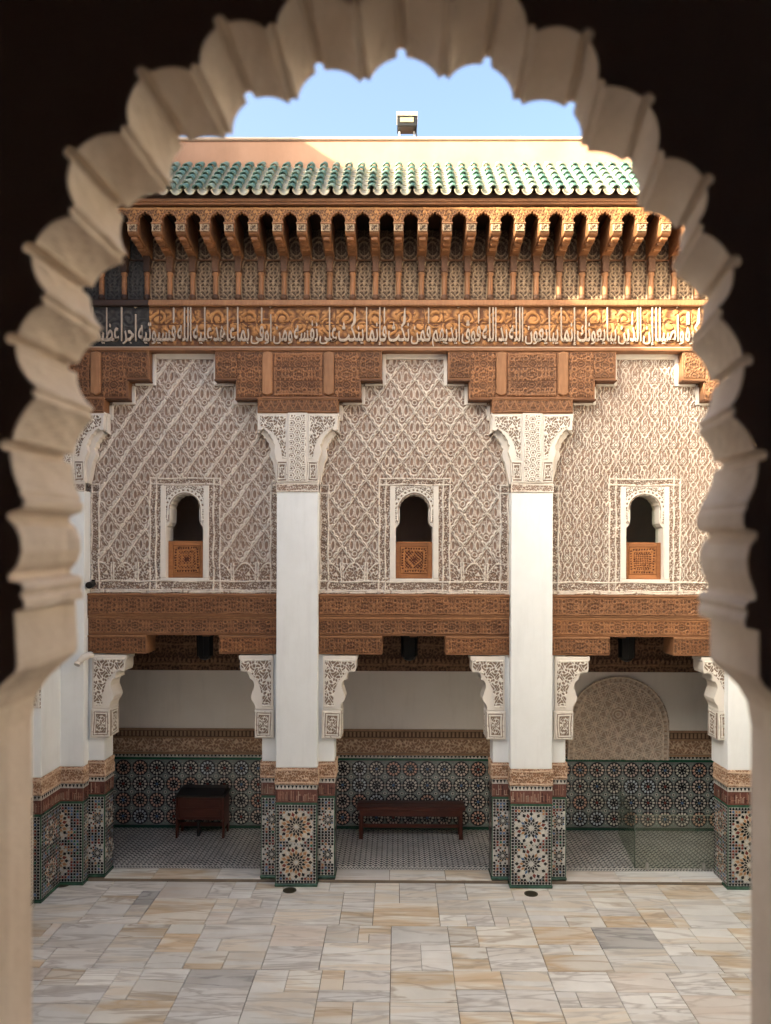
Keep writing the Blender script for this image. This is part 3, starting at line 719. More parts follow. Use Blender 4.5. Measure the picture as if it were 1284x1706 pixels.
# ------------------------------------------------------------------ stucco walls with windows
WIN = {}
for k in range(3):
    c = BX[k]; x0, x1 = CX[k] + SW - .06, CX[k + 1] - SW + .06; wx = c + .0
    z0, z1 = Z(990, YW), Z(586, YW)
    kz = (D0 + YW) / F
    t = thing('stucco_wall', ['carved stucco wall with diagonal lozenge lattice in the left bay', 'carved stucco wall with upright lozenge lattice in the middle bay',
                              'carved stucco wall with fine arch pattern and sunlit top corner in the right bay'][k], 'wall', (c, YW, z0), 'carved stucco walls of the upper floor')
    def fn(x, z, k=k):
        # x,z in px at the facade plane measured from (window centre, window sill line)
        sx, sz = x * S / kz, z * S / kz
        base_ = sebka(sx + (8 if k == 0 else 0), sz + 6, slant=1. if k == 0 else 0.) if k < 2 else archlet(sx, sz)
        if k == 0: base_ = np.maximum(base_, 0)
        hw = (x1 - x0) / 2 / kz
        top = 188
        # foot row of pointed niches
        foot = (sz < 52) & (sz > 22)
        nic = np.maximum(rid(np.abs(np.abs((sx / 40.) % 1 * 40 - 20)) - 18, 1.8), scribble(sx * 1.1, sz * 1.1, .8) * .7)
        base_ = np.where(foot & (k < 2), np.maximum(nic, rid(sz - 51 + .06 * ((sx / 40.) % 1 * 40 - 20) ** 2, 2.0)), base_)
        d = np.zeros_like(sx); fill = scribble(sx * 1.25, sz * 1.25, .95) * .72
        band = np.zeros(sx.shape, bool)
        # side borders and bottom border
        ex = hw - np.abs(sx)
        b1 = (ex < 21) & (sz < 181); b2 = sz < 21
        wb = (np.abs(sx) < 59) & (sz < 193) & ((np.abs(sx) > 41) | (sz > 174))
        band = b1 | b2 | wb
        h = np.where(band, fill, base_)
        ln = np.zeros_like(sx)
        ln = np.maximum(ln, rid(ex - 20.5, 1.9) * (sz < 182)); ln = np.maximum(ln, rid(ex - 7.5, 1.7) * (sz < 182)); ln = np.maximum(ln, rid(sz - 181, 1.8) * (ex < 22))
        ln = np.maximum(ln, rid(sz - 168, 1.5) * (ex < 22))
        ln = np.maximum(ln, rid(sz - 20.5, 1.9)); ln = np.maximum(ln, rid(sz - 6, 1.7))
        for a in (58.5, 48): ln = np.maximum(ln, rid(np.abs(sx) - a, 1.9) * (sz < 193.5))
        ln = np.maximum(ln, rid(sz - 192, 1.9) * (np.abs(sx) < 59.5)); ln = np.maximum(ln, rid(sz - 182, 1.7) * (np.abs(sx) < 59.5))
        h = np.maximum(h, ln)
        h = np.where((sz < 4.5) & (sz > 1), .9, h)
        # steps of worn plaster
        return h * (1 - .18 * np.clip(np.sin(sx * .021 + 1.3 * k) * np.sin(sz * .017 + k), 0, 1))
    hole = lambda x, z, wx=wx: (np.abs(x - wx) < 40 * kz) & (z > z0 + 21.5 * kz) & (z < z0 + 177 * kz)
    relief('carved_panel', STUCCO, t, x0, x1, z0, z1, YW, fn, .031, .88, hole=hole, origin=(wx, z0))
    # wall body behind (with the window hole left open)
    mb = MB()
    mb.box(x0 - .5, wx - 39.5 * kz, YW + .03, YW + .30, z0, z1); mb.box(wx + 39.5 * kz, x1 + .5, YW + .03, YW + .30, z0, z1)
    mb.box(wx - 39.5 * kz, wx + 39.5 * kz, YW + .03, YW + .30, z0, z0 + 21 * kz); mb.box(wx - 39.5 * kz, wx + 39.5 * kz, YW + .03, YW + .30, z0 + 177.5 * kz, z1)
    mb.build('masonry', TRIM, t)
    # plain moulded trim following the stepped wood above
    for s, cc in ((1, CX[k]), (-1, CX[k + 1])):
        mb = MB()
        for hw, za, zb in ((140, 582, 631), (105, 631, 663), (67, 663, 690)):
            xe = cc + s * hw * S
            mb.box(min(xe + s * .004, xe + s * .058), max(xe + s * .004, xe + s * .058), YW - .05, YW, Z(zb + (6 if hw < 140 else 6)), Z(za + 2 + (6 if hw < 140 else 0)))
        for hw, hw2, zb in ((140, 105, 631), (105, 67, 663)):
            xa, xb = sorted((cc + s * (hw + 0) * S, cc + s * (hw2 + 6.2) * S))
            mb.box(xa + .0, xb, YW - .048, YW, Z(zb + 6.2), Z(zb + 1))
        mb.build('stepped_trim', TRIM, t, bevel=.005)
    a, b = CX[k] + 140 * S + .06, CX[k + 1] - 140 * S - .06
    MB().box(a, b, YW - .046, YW, Z(592), Z(583)).build('top_trim', TRIM, t, bevel=.005)

    # window
    wz = z0 + 21.5 * kz
    wt = thing('window', ['arched window with square star lattice shutter in the left stucco bay', 'arched window with diamond lattice shutter in the middle stucco bay',
                          'arched window with dim reflections above its shutter in the right stucco bay'][k], 'window', (wx, YW, wz), 'small arched windows of the upper floor')
    pz = lambda p: wz + (969.5 - p) * kz
    def arc(r, rx, n, cz=849.):
        pts = []
        for i in range(n + 1):
            a_ = math.pi * i / n
            rr = r + (1.1 * abs(math.sin(a_ * 9)) if r < 30 else 0)
            pts.append((wx + math.cos(a_) * rr * rx * kz, pz(cz - math.sin(a_) * rr)))
        return pts
    inner = [(wx + 30.5 * kz, wz), (wx + 30.5 * kz, pz(879)), (wx + 28 * kz, pz(877)), (wx + 25 * kz, pz(872)), (wx + 24.3 * kz, pz(866))] + arc(24.2, 1.0, 45) + \
            [(wx - 24.3 * kz, pz(866)), (wx - 25 * kz, pz(872)), (wx - 28 * kz, pz(877)), (wx - 30.5 * kz, pz(879)), (wx - 30.5 * kz, wz)]
    outer = [(wx + 40.5 * kz, wz), (wx + 40.5 * kz, pz(811)), (wx - 40.5 * kz, pz(811)), (wx - 40.5 * kz, wz)]
    P = [outer[3], outer[2], outer[1], outer[0]] + inner
    P = P[::-1]
    MB().prism(P, YW - .012, YW + .34).build('surround', TRIM, wt)
    MB().prism([(wx - 41 * kz, wz - .012), (wx + 41 * kz, wz - .012), (wx + 41 * kz, wz + 4.5 * kz), (wx - 41 * kz, wz + 4.5 * kz)], YW - .025, YW + .36).build('sill', TRIM, wt, bevel=.006)
    for s in (-1, 1):
        MB().box(wx + s * 36 * kz - 4.4 * kz, wx + s * 36 * kz + 4.4 * kz, YW - .03, YW - .011, wz + 5 * kz, pz(811.5)).build('jamb_moulding', TRIM, wt, bevel=.006)
    def fa(x, z):
        r = np.hypot(x, z); th = np.arctan2(z, x)
        h = rid(r - 28.5, 1.6); h = np.maximum(h, (np.sin(th * 26) > -.2) * (np.abs(r - 31.5) < 1.5) * .8); h = np.maximum(h, rid(r - 34, 1.5))
        h = np.where(z < 0, np.maximum((np.abs(np.abs(x) - 28.5) < 1.2) * 1., ((z * 1.1) % 3 > 1.4) * (np.abs(x) > 29) * .7), h)
        return np.where((r > 35), scribble(x * 1.4, z * 1.4, .9) * .8, h)
    ha = lambda x, z: (np.hypot(x - wx, z - pz(849)) < 25.5 * kz) | ((np.abs(x - wx) < 26 * kz) & (z < pz(849)))
    relief('arch_fringe', CAPITAL, wt, wx - 31.5 * kz, wx + 31.5 * kz, pz(872), pz(812), YW - .014, fa, .016, .7, hole=ha, origin=(wx, pz(849)), skirt=.001)
    # shutter
    sh = MB().box(wx - 31 * kz, wx + 31 * kz, YW + .10, YW + .14, wz + 4.5 * kz, pz(903)).build('shutter', SHUT, wt, bevel=.006)
    kind = k
    def fs(x, z, k=k):
        ax, az = np.abs(x), np.abs(z); m = np.maximum(ax, az)
        if k == 1: h = (np.sin((x + z) * 1.15) > -.1) * 1. * (np.sin((x - z) * 1.15) > -.5) ; rr = ax + az; h = np.where(np.abs(rr - 12) < 1.6, 1, h); h = np.where(rr < 4, .1, h)
        elif k == 0: h = (np.sin(x * 1.3) * np.sin(z * 1.3) > -.15) * 1.; h = np.where((np.abs(m - 9) < 1.3), 1, h); h = np.where(m < 3.5, 0.1, h)
        else: h = (np.sin((x + z) * 1.0) * np.sin((x - z) * 1.0) > -.15) * 1.; h = np.where(m > 12, (np.sin(np.where(ax > az, z, x) * 1.6) > 0) * 1., h)
        h = np.where(np.abs(m - 16.2) < 1.4, 1, h)
        h = np.where((m > 17.6) & (m < 20.5), (np.sin(np.where(ax > az, z, x) * 1.4) > 0) * .9, h)
        h = np.where((ax > 17.6) & (az > 17.6), .9, h)
        return np.where(m >= 20.5, 1, h)
    cz_ = (wz + 4.5 * kz + pz(903)) / 2
    relief('lattice', SHUTC, sh, wx - 22 * kz, wx + 22 * kz, cz_ - 22 * kz, cz_ + 22 * kz, YW + .099, fs, .014, .7, skirt=.001)
    for s in (-1, 1):
        MB().box(wx + s * 27 * kz - 3.4 * kz, wx + s * 27 * kz + 3.4 * kz, YW + .084, YW + .101, wz + 5 * kz, pz(904)).build('stile', SHUT, sh, bevel=.004)
        zz = (wz + 8.5 * kz) if s < 0 else pz(907.5)
        MB().box(wx - 23.4 * kz, wx + 23.4 * kz, YW + .085, YW + .101, zz - 3.4 * kz, zz + 3.4 * kz).build('rail', SHUT, sh, bevel=.004)
    # dim room behind: five inward sides
    mb = MB(); rx0, rx1, ry1, rz0, rz1 = wx - 1.2, wx + 1.2, YW + 1.7, wz - .5, wz + 2.2
    ry0 = YW + .345
    mb.box(rx0 - .05, rx0, ry0, ry1, rz0, rz1); mb.box(rx1, rx1 + .05, ry0, ry1, rz0, rz1); mb.box(rx0, rx1, ry1, ry1 + .05, rz0, rz1)
    mb.box(rx0, rx1, ry0, ry1, rz0 - .05, rz0); mb.box(rx0, rx1, ry0, ry1, rz1, rz1 + .05)
    mb.build('cell_interior', CELL, wt)
    if k == 1:
        tag(MB().box(wx - .17, wx + .05, YW + 1.4, YW + 1.42, pz(906), pz(899) + .02).build('notice_board', WHITEM), 'small pale notice board inside the dark middle window', 'notice board')
    if k == 2:
        MB().box(wx - .5, wx + .55, YW + .22, YW + .226, pz(903), pz(826)).build('pane', CLEAR, wt)

# ------------------------------------------------------------------ stepped cedar beams over the pillars
for k, c in enumerate(CX):
    t = thing('stepped_beam', ['dark carved stepped cedar beam over the far left corner pillar', 'carved stepped cedar beam over the left white pillar',
                               'carved stepped cedar beam over the right white pillar', 'sunlit carved stepped cedar beam at the right edge beside the arch'][k], 'beam', (c, 0, Z(690)), 'stepped cedar beams over the pillars')
    YT = .05
    hw1, hw2, hw3 = 140 * S, 105 * S, 67 * S
    z0, z1, z2, z3 = Z(689), Z(663), Z(631), Z(581)
    P = [(c - hw2, z1), (c + hw2, z1), (c + hw2, z2), (c + hw1, z2), (c + hw1, z3), (c - hw1, z3), (c - hw1, z2), (c - hw2, z2)]
    MB().prism(P, YT, .5).build('stepped_plank', WOOD, t, bevel=.006)
    lz = lambda x, z: np.maximum(arab(x, z, 44., .9), np.maximum(frame(x, z, 39, 33.5, 2), 0)) * (np.abs(np.abs(z) - 11.5) > .8)
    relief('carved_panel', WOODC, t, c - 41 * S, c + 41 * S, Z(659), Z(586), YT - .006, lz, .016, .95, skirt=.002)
    for s in (-1, 1):
        xa, xb = sorted((c + s * 61 * S, c + s * 102 * S))
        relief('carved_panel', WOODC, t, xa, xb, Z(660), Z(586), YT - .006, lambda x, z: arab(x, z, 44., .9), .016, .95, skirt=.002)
        xa, xb = sorted((c + s * 103 * S, c + s * 137.5 * S))
        relief('carved_panel', WOODC, t, xa, xb, Z(628), Z(586), YT - .006, lambda x, z: arab(x, z, 44., .9), .016, .95, skirt=.002)
        ctr = c + s * 51.5 * S
        MB().prism([(ctr - 8.5 * S, Z(655)), (ctr, Z(659)), (ctr + 8.5 * S, Z(655)), (ctr + 8.5 * S, Z(588)), (ctr, Z(584)), (ctr - 8.5 * S, Z(588))], YT - .045, YT + .02).build('post', WOODL, t, bevel=.012)
        # lipped mouldings under each step
        MB().box(min(c + s * hw2, c + s * hw1) - .004, max(c + s * hw2, c + s * hw1) + .014, YT - .03, .30, z2 - .03, z2 - .002).build('moulding', WOODC, t, bevel=.006)
        MB().box(min(c + s * hw3, c + s * hw2) - .004, max(c + s * hw3, c + s * hw2) + .014, YT - .03, .30, z1 - .03, z1 - .002).build('moulding', WOODC, t, bevel=.006)
    MB().box(c - hw3, c + hw3, -.02, .5, z0, z1 - .003).build('bearing_beam', WOOD, t, bevel=.006)
    zg = lambda x, z: np.maximum(rid(z - 7 * (2 * np.abs((x / 15.) % 1 - .5) * 2 - 1), 3.), np.maximum(arab(x, z, 30., 1.1) * .6, rid(np.abs(z) - 10, 1.5)))
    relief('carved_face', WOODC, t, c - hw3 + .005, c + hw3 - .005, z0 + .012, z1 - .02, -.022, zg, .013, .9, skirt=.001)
    MB().box(c - hw3 - .01, c + hw3 + .01, -.045, .3, z1 - .024, z1 - .001).build('lip', WOOD, t, bevel=.005)

# ------------------------------------------------------------------ inscription beam
ARAB = {'ا': (0xFE8D, 0), 'أ': (0xFE83, 0), 'إ': (0xFE87, 0), 'ب': (0xFE8F, 1), 'ة': (0xFE93, 0), 'ت': (0xFE95, 1), 'ث': (0xFE99, 1), 'ج': (0xFE9D, 1), 'د': (0xFEA9, 0), 'ذ': (0xFEAB, 0), 'ر': (0xFEAD, 0),
        'س': (0xFEB1, 1), 'ص': (0xFEB9, 1), 'ظ': (0xFEC5, 1), 'ع': (0xFEC9, 1), 'ف': (0xFED1, 1), 'ق': (0xFED5, 1), 'ك': (0xFED9, 1), 'ل': (0xFEDD, 1), 'م': (0xFEE1, 1), 'ن': (0xFEE5, 1),
        'ه': (0xFEE9, 1), 'و': (0xFEED, 0), 'ى': (0xFEEF, 0), 'ي': (0xFEF1, 1)}
def shape(txt):
    out = []
    for wd in txt.split(' '):
        for i, ch in enumerate(wd):
            b, two = ARAB[ch]
            pv = i > 0 and ARAB[wd[i - 1]][1]; nx = two and i < len(wd) - 1
            out.append(chr(b + (3 if pv and nx else 2 if nx else 1 if pv else 0)))
        out.append('\u200a')
    return ''.join(reversed(out))
YI = .04
it = thing('inscription_beam', 'long carved cedar beam with pale flowing lettering over amber scrollwork', 'carved beam', (0, YI, Z(580, YI)))
xs_, xe_, xd = XL, XR, X(246, YI)
zb, zt = Z(579, YI), Z(511, YI)
MB().box(xs_, xe_, YI + .012, .6, zb - .02, Z(500, YI)).build('plank', WOOD, it)
relief('scroll_carving', INSCR, it, xd, xe_, zb, zt, YI + .010, lambda x, z: spirals(x, z - 7) * (np.abs(((x + 31) / 148.) % 1 - .5) > .006) * (np.abs(z - 6 - 1.2 * np.sin(x * .02)) > .9), .022, 1.05, origin=(0, (zb + zt) / 2), skirt=.001)
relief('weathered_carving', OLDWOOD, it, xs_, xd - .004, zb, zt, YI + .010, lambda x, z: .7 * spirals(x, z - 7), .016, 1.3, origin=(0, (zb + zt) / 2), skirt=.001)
TXT = 'بكرة وأصيلا إن الذين يبايعونك إنما يبايعون الله يد الله فوق أيديهم فمن نكث فإنما ينكث على نفسه ومن أوفى بما عاهد عليه الله فسيؤتيه أجرا عظيما'.replace('ؤ', 'و')
cu = bpy.data.curves.new('inscription', 'FONT'); cu.body = shape(TXT); cu.size = 1.0; cu.extrude = .02; cu.offset = .011; cu.resolution_u = 3
to = bpy.data.objects.new('tmp', cu); COL.objects.link(to)
dg = bpy.context.evaluated_depsgraph_get(); me = bpy.data.meshes.new_from_object(to.evaluated_get(dg))
COL.objects.unlink(to); bpy.data.objects.remove(to)
co = np.zeros(len(me.vertices) * 3, 'f'); me.vertices.foreach_get('co', co); co = co.reshape(-1, 3)
tx0, tx1 = X(150, YI), X(1168, YI)
kx = (tx1 - tx0) / (co[:, 0].max() - co[:, 0].min())
gx = (co[:, 0] - co[:, 0].min()) * kx + tx0
gy = co[:, 1].copy(); UP = .34
sy = .47
low = np.where(gy < 0, gy * .40, gy)
gyz = (low + .42 * np.clip((low - .615) / .07, 0, 1)) * sy
zbase = Z(569, YI)
gz = np.minimum(zbase + gyz, zt - .012)
rel = np.stack([gx, YI - .014 - co[:, 2] * .9 + .006, gz], -1) - np.array(world_loc(it))
me.vertices.foreach_set('co', rel.astype('f').ravel()); me.update(); me.materials.clear()
io = link('inscription', me, LETTER, it)
rbox('top_moulding', WOODL, it, xd, xe_, YI - .05, .3, Z(511, YI), Z(501, YI) + .0, .01)
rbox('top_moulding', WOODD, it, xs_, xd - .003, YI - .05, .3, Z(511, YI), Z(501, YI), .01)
mb = MB()
n = int((xe_ - xd) / .055)
for i in range(n): mb.box(xd + i * .055, xd + i * .055 + .03, YI - .058, YI - .049, Z(509.5, YI), Z(506.5, YI))
mb.build('dentil_row', WOODL, it, 'stuff')
rbox('lower_moulding', WOOD, it, xs_, xe_, YI - .022, .3, zb - .055, zb - .006, .008)
rbox('bead', LETTER, it, xs_, xe_, YI - .012, YI + .05, zb - .004, zb + .010, .003)

# ------------------------------------------------------------------ frieze with colonnettes
YF = .22; PITCH = .364
ft = thing('carved_frieze', 'carved cedar frieze of arched panels and small colonnettes under the eave', 'frieze', (0, YF, Z(500, YF)))
MB().box(XL, XR, YF + .015, .6, Z(501, YI), 10.55).build('backing', WOODD, ft)
zlo, zmid, zhi = Z(499, YF), Z(434, YF), Z(398, YF)
proto = {}
def upper_arch(x, z):
    ax = np.abs(x); r = np.hypot(ax, (z + 8) * .75)
    h = .8 * rid(r - 15, 2); h = np.maximum(h, .7 * rid(r - 9, 1.6)); h = np.maximum(h, .5 * rid(x, 1.3)); return np.maximum(h, .4 * scribble(x, z, .9))
n0, n1 = -15, 16
for n in range(n0, n1):
    xc = (n + .5) * PITCH
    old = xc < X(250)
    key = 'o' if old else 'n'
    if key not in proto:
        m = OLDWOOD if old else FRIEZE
        a = relief('frieze_panel', m, ft, -.165, .165, zlo, zmid - .01, YF + .010, leafpanel, .020, .85, skirt=.002)
        b = relief('arch_panel', m, ft, -.165, .165, zmid + .01, zhi + .15, YF + .010, upper_arch, .018, 1.1, skirt=.002)
        c_ = MB().box(-.182, .182, YF - .025, YF + .012, zmid - .008, zmid + .008).build('shelf', WOODD if old else WOOD, ft, bevel=.003)
        proto[key] = (a, b, c_)
        for o in (a, b, c_): o.location.x = xc
    else:
        for o in proto[key]: d = dup(o, ft); d.location.x = xc
def colonnette(m, mb_cap):
    prof = [(.040, Z(490.5, .12)), (.040, Z(490, .12)), (.042, Z(480, .12)), (.041, Z(466, .12)), (.038, Z(459, .12)),
            (.052, Z(457.5, .12)), (.052, Z(454.5, .12)), (.040, Z(453, .12))]
    o = MB().lathe(0, .155, prof, 12).build('colonnette', m, ft, smooth=True)
    cap = MB()
    cap.prism([(-.045, Z(453, .12)), (.045, Z(453, .12)), (.056, Z(447, .12)), (.046, Z(441, .12)), (.058, Z(434, .12)), (.05, Z(424, .12)), (-.05, Z(424, .12)), (-.058, Z(434, .12)), (-.046, Z(441, .12)), (-.056, Z(447, .12))], .10, YF + .012)
    c = cap.build('colonnette_capital', mb_cap, o, bevel=.006)
    MB().lathe(0, .155, [(.028, Z(500, .12)), (.050, Z(498.5, .12)), (.058, Z(495.5, .12)), (.050, Z(492, .12)), (.043, Z(490.6, .12))], 12).build('colonnette_foot', mb_cap, o, smooth=True); return o
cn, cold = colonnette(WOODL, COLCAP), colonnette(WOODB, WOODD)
used = set()
for n in range(n0, n1 + 1):
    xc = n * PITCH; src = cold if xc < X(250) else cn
    if src not in used: src.location.x = xc; used.add(src)
    else: d = dup(src, ft); d.location.x = xc

# ------------------------------------------------------------------ eave: brackets, arcade, cornice
YE = -.50
et = thing('bracketed_eave', 'projecting carved cedar eave with a row of scalloped arches on brackets', 'eave', (0, YE, 10.0))
zbf, ztop = 9.985, 10.33
BPROF = [(YE - .012, 10.075), (YE + .005, 10.03), (YE + .05, 10.01), (YE + .10, 10.02), (-.25, 9.985), (-.12, 9.985), (-.05, 9.95), (.08, 9.955), (.20, 9.93), (.20, 10.42), (YE + .075, 10.42), (YE + .075, 10.186), (YE - .012, 10.186)]
bk = MB().prism_yz(BPROF, -.074, .074).build('bracket', WOODB, et, bevel=.008)
b1 = MB().box(-.084, .084, YE - .035, YE + .03, 10.165, 10.185).build('lip', WOODL, bk, bevel=.004)
fnk = lambda x, z: np.maximum(scribble(x * 1.5, z * 1.4, 1.0), frame(x, z, 6.2, 5.0, 1.4))
b2 = relief('carved_front', FRIEZE, bk, -.072, .072, 10.055, 10.16, YE - .013, fnk, .012, .7, skirt=.001)
for k_ in range(3):
    ya = YE + .06 + k_ * .16; mbs = MB()
    mbs.box(-.05, .05, ya, ya + .10, 9.96 - .012 * k_, 10.015 - .012 * k_)
    mbs.build('carved_underside', WOODB, bk, bevel=.01)
for n in range(n0, n1 + 1):
    if n == n0: bk.location.x = n * PITCH
    else: d = dup(bk, et); d.location.x = n * PITCH
# arcade panel with scalloped openings
def arcade_cell():
    hwid = PITCH / 2
    pts = [(-hwid, 10.423), (-hwid, 10.187), (-.107, 10.187), (-.109, 10.20)]
    m = 7
    for i in range(m):
        a0, a1 = math.pi - math.pi * i / m, math.pi - math.pi * (i + 1) / m
        for j in range(1, 6):
            a = a0 + (a1 - a0) * j / 6; r = 1 + .13 * math.sin(math.pi * j / 6)
            pts.append((.105 * r * math.cos(a), 10.225 + .105 * r * math.sin(a) * (1.12 if i == 3 else 1)))
        if i < m - 1: pts.append((.105 * math.cos(a1), 10.225 + .105 * math.sin(a1)))
    pts += [(.109, 10.20), (.107, 10.187), (hwid, 10.187), (hwid, 10.423)]
    return pts
ac = MB().prism(arcade_cell()[::-1], YE, YE + .07).build('arcade_arch', WOODL, et, bevel=.004)
fsp = lambda x, z: np.maximum(.9 * scribble(x * 1.2, z * 1.2, .9), rid(z - 9.5, 2))
def hsp(x, z): return (np.hypot(x, (z - 10.225) * .95) < .130)
ai = relief('carved_spandrel', INSCR, ac, -PITCH / 2, PITCH / 2, 10.20, 10.42, YE - .002, fsp, .010, .85, hole=hsp, skirt=.0)
for n in range(n0, n1):
    if n == n0: ac.location.x = (n + .5) * PITCH
    else: d = dup(ac, et); d.location.x = (n + .5) * PITCH
MB().box(XL, XR, YE + .072, .6, 10.425, 10.45).build('soffit', WOODD, et)
rbox('cornice_board', WOOD, et, XL, XR, YE - .04, .5, 10.452, 10.480, .006)
rbox('cornice_board', WOODL, et, XL, XR, YE - .065, .5, 10.482, 10.500, .005)
rbox('cornice_board', WOOD, et, XL, XR, YE - .05, .5, 10.502, 10.535, .006)

# ------------------------------------------------------------------ tiled roof
rt = thing('tiled_roof', 'sloping roof of green glazed half round tiles above the eave', 'tiled roof', (0, YE, 10.66))
ey, ez, ry, rz = YE - .13, 10.535, .42, 11.49
sl_ = Vector((0, ry - ey, rz - ez)); SL = sl_.length; d_ = sl_.normalized(); nrm = Vector((0, -d_.z, d_.y))
MB().prism_yz([(ey + .12, ez + .09), (ry, rz - .02), (ry + .2, rz - .02), (ry + .2, 10.54), (ey + .12, 10.54)], XL, XR).build('roof_deck', WOODD, rt)
TS = .2; ROWS = 6; EXP = SL / ROWS
def barrel(r0, r1, L, up, th=.014, seg=8):
    """half round tile along +v (roof slope), r0 at lower end; local frame x, v, n"""
    vs, fs = [], []
    for (v, r) in ((0, r0), (L, r1)):
        for rr in (r, r - th):
            for k in range(seg + 1):
                a = math.pi * k / seg
                x = -rr * math.cos(a); n = rr * math.sin(a) * (1 if up else -1)
                vs.append(Vector((x, 0, 0)) + d_ * v + nrm * n)
    q = seg + 1
    for k in range(seg):
        o = [(k, k + 1, 2 * q + k + 1, 2 * q + k), (q + k + 1, q + k, 3 * q + k, 3 * q + k + 1), (k + 1, k, q + k, q + k + 1)]
        fs += o if up else [tuple(reversed(t)) for t in o]
    return vs, fs
me_c = bpy.data.meshes.new('cover_tile'); v, f = barrel(.066, .046, EXP * 1.16, True, .024); me_c.from_pydata(v, [], f); me_c.materials.append(COVER)
me_p = bpy.data.meshes.new('pan_tile'); v, f = barrel(.082, .074, EXP * 1.12, False); me_p.from_pydata(v, [], f); me_p.materials.append(PAN)
for me_ in (me_c, me_p): me_.polygons.foreach_set('use_smooth', np.ones(len(me_.polygons), bool))
base_rt = world_loc(rt); ncol = 0
for i in range(-23, 25):
    for r in range(ROWS):
        for me_, nm, dx, lift, vb in ((me_p, 'pan_tile', TS / 2, .075, 0.0), (me_c, 'cover_tile', 0, .070, .02)):
            o = bpy.data.objects.new(nm, me_); COL.objects.link(o); o.parent = rt
            p = Vector((i * TS + dx + R_.uniform(-.004, .004), ey, ez)) + d_ * (r * EXP + vb + R_.uniform(-.01, .01)) + nrm * (lift + (.012 if r == 0 else .012)) 
            o.location = p - base_rt
            o.rotation_euler = (rad(-5.5), R_.uniform(-.04, .04), R_.uniform(-.02, .02))

# ------------------------------------------------------------------ parapet and floodlight
zp = Z(236, .62)
pt = thing('parapet_wall', 'salmon plaster parapet wall along the roof top, sunlit on its right', 'parapet', (0, .6, 11.4))
MB().box(XL, XR, .50, .95, 11.3, zp - .05).build('wall', PARAPET, pt, bevel=.02)
MB().box(XL, XR, .47, .98, zp - .052, zp).build('coping', plaster('coping_plaster', (.66, .50, .38), (.58, .42, .31)), pt, bevel=.015)
YL = .72; fx = X(675, YL); fz = zp
fl = thing('floodlight', 'small floodlight on a stand on top of the parapet wall', 'floodlight', (fx, YL, fz))
kf = (D0 + YL) / F
MB().box(fx - 16 * kf, fx + 17 * kf, YL - .10, YL + .14, Z(216, YL), Z(195, YL)).build('housing', BLACKM, fl, bevel=.012)
MB().box(fx - 17 * kf, fx + 18 * kf, YL - .13, YL + .15, Z(199.5, YL), Z(193.5, YL)).build('hood', WHITEM, fl, bevel=.006)
MB().box(fx - 11 * kf, fx + 11.5 * kf, YL - .112, YL - .099, Z(210, YL), Z(202, YL)).build('lens', LENS, fl, bevel=.004)
MB().box(fx - 18 * kf, fx + 13 * kf, YL - .08, YL + .16, fz, fz + .05).build('base', WHITEM, fl, bevel=.008)
MB().tube([(fx + 14 * kf, YL, Z(215, YL)), (fx + 16 * kf, YL, Z(224, YL)), (fx + 17 * kf, YL - .02, Z(230, YL)), (fx + 12 * kf, YL - .02, fz + .05)], .012).build('cable', BLACKM, fl)
for s in (-1, 1): MB().tube([(fx + s * 13 * kf, YL + .04, fz + .03), (fx + s * 12 * kf, YL + .05, Z(214, YL))], .014).build('bracket', WHITEM, fl)

# ------------------------------------------------------------------ lower beams between the pillars
YLB = .12; kb = (D0 + YLB) / F
for k in range(3):
    x0, x1 = CX[k] + SW + .003, CX[k + 1] - SW - .003
    if k == 2: x1 = 5.4
    t = thing('gallery_beam', ['three tiered carved cedar beam under the left stucco bay', 'three tiered carved cedar beam under the middle stucco bay', 'three tiered carved cedar beam under the right stucco bay'][k],
              'beam', (BX[k], YLB, Z(1090, YLB)), 'carved cedar beams above the gallery openings')
    zs = [Z(990, YLB), Z(1028, YLB), Z(1060, YLB), Z(1091, YLB)]
    for j in range(2):
        Yj = YLB + .03 * j
        MB().box(x0, x1, Yj, .62, zs[j + 1] + .002, zs[j]).build('tier', WOOD, t, bevel=.006)
        fn = (lambda x, z: np.maximum(arab(x, z, 42., .85), rid(np.abs(z) - 13.5, 1.6))) if j == 0 else (lambda x, z: np.maximum(arab(x, z, 36., 1.0, 9.), rid(np.abs(z) - 11.5, 1.6)))
        relief('carved_face', WOODC, t, x0 + .01, x1 - .01, zs[j + 1] + .035, zs[j] - .045, Yj - .002, fn, .014, .95, skirt=.001)
        MB().box(x0, x1, Yj - .022, Yj + .05, zs[j] - .036, zs[j] - .004).build('lip', WOODL if j else WOOD, t, bevel=.006)
    cut = (98 if k != 1 else 106) * kb
    for s, (a, b) in ((-1, (x0, x0 + cut)), (1, (x1 - cut, x1))):
        if k == 2 and s == 1: a = X(1122, YLB)
        MB().box(a, b, YLB + .02, .60, zs[3], zs[2]).build('corbel', WOOD, t, bevel=.006)
        relief('carved_face', WOODC, t, a + .01, b - .01, zs[3] + .03, zs[2] - .04, YLB + .018, lambda x, z: np.maximum(arab(x, z, 42., .85), rid(np.abs(x) - 44, 1.5)), .014, .95, skirt=.001)
        MB().box(a, b, YLB, YLB + .05, zs[2] - .034, zs[2] - .003).build('lip', WOODL, t, bevel=.006)

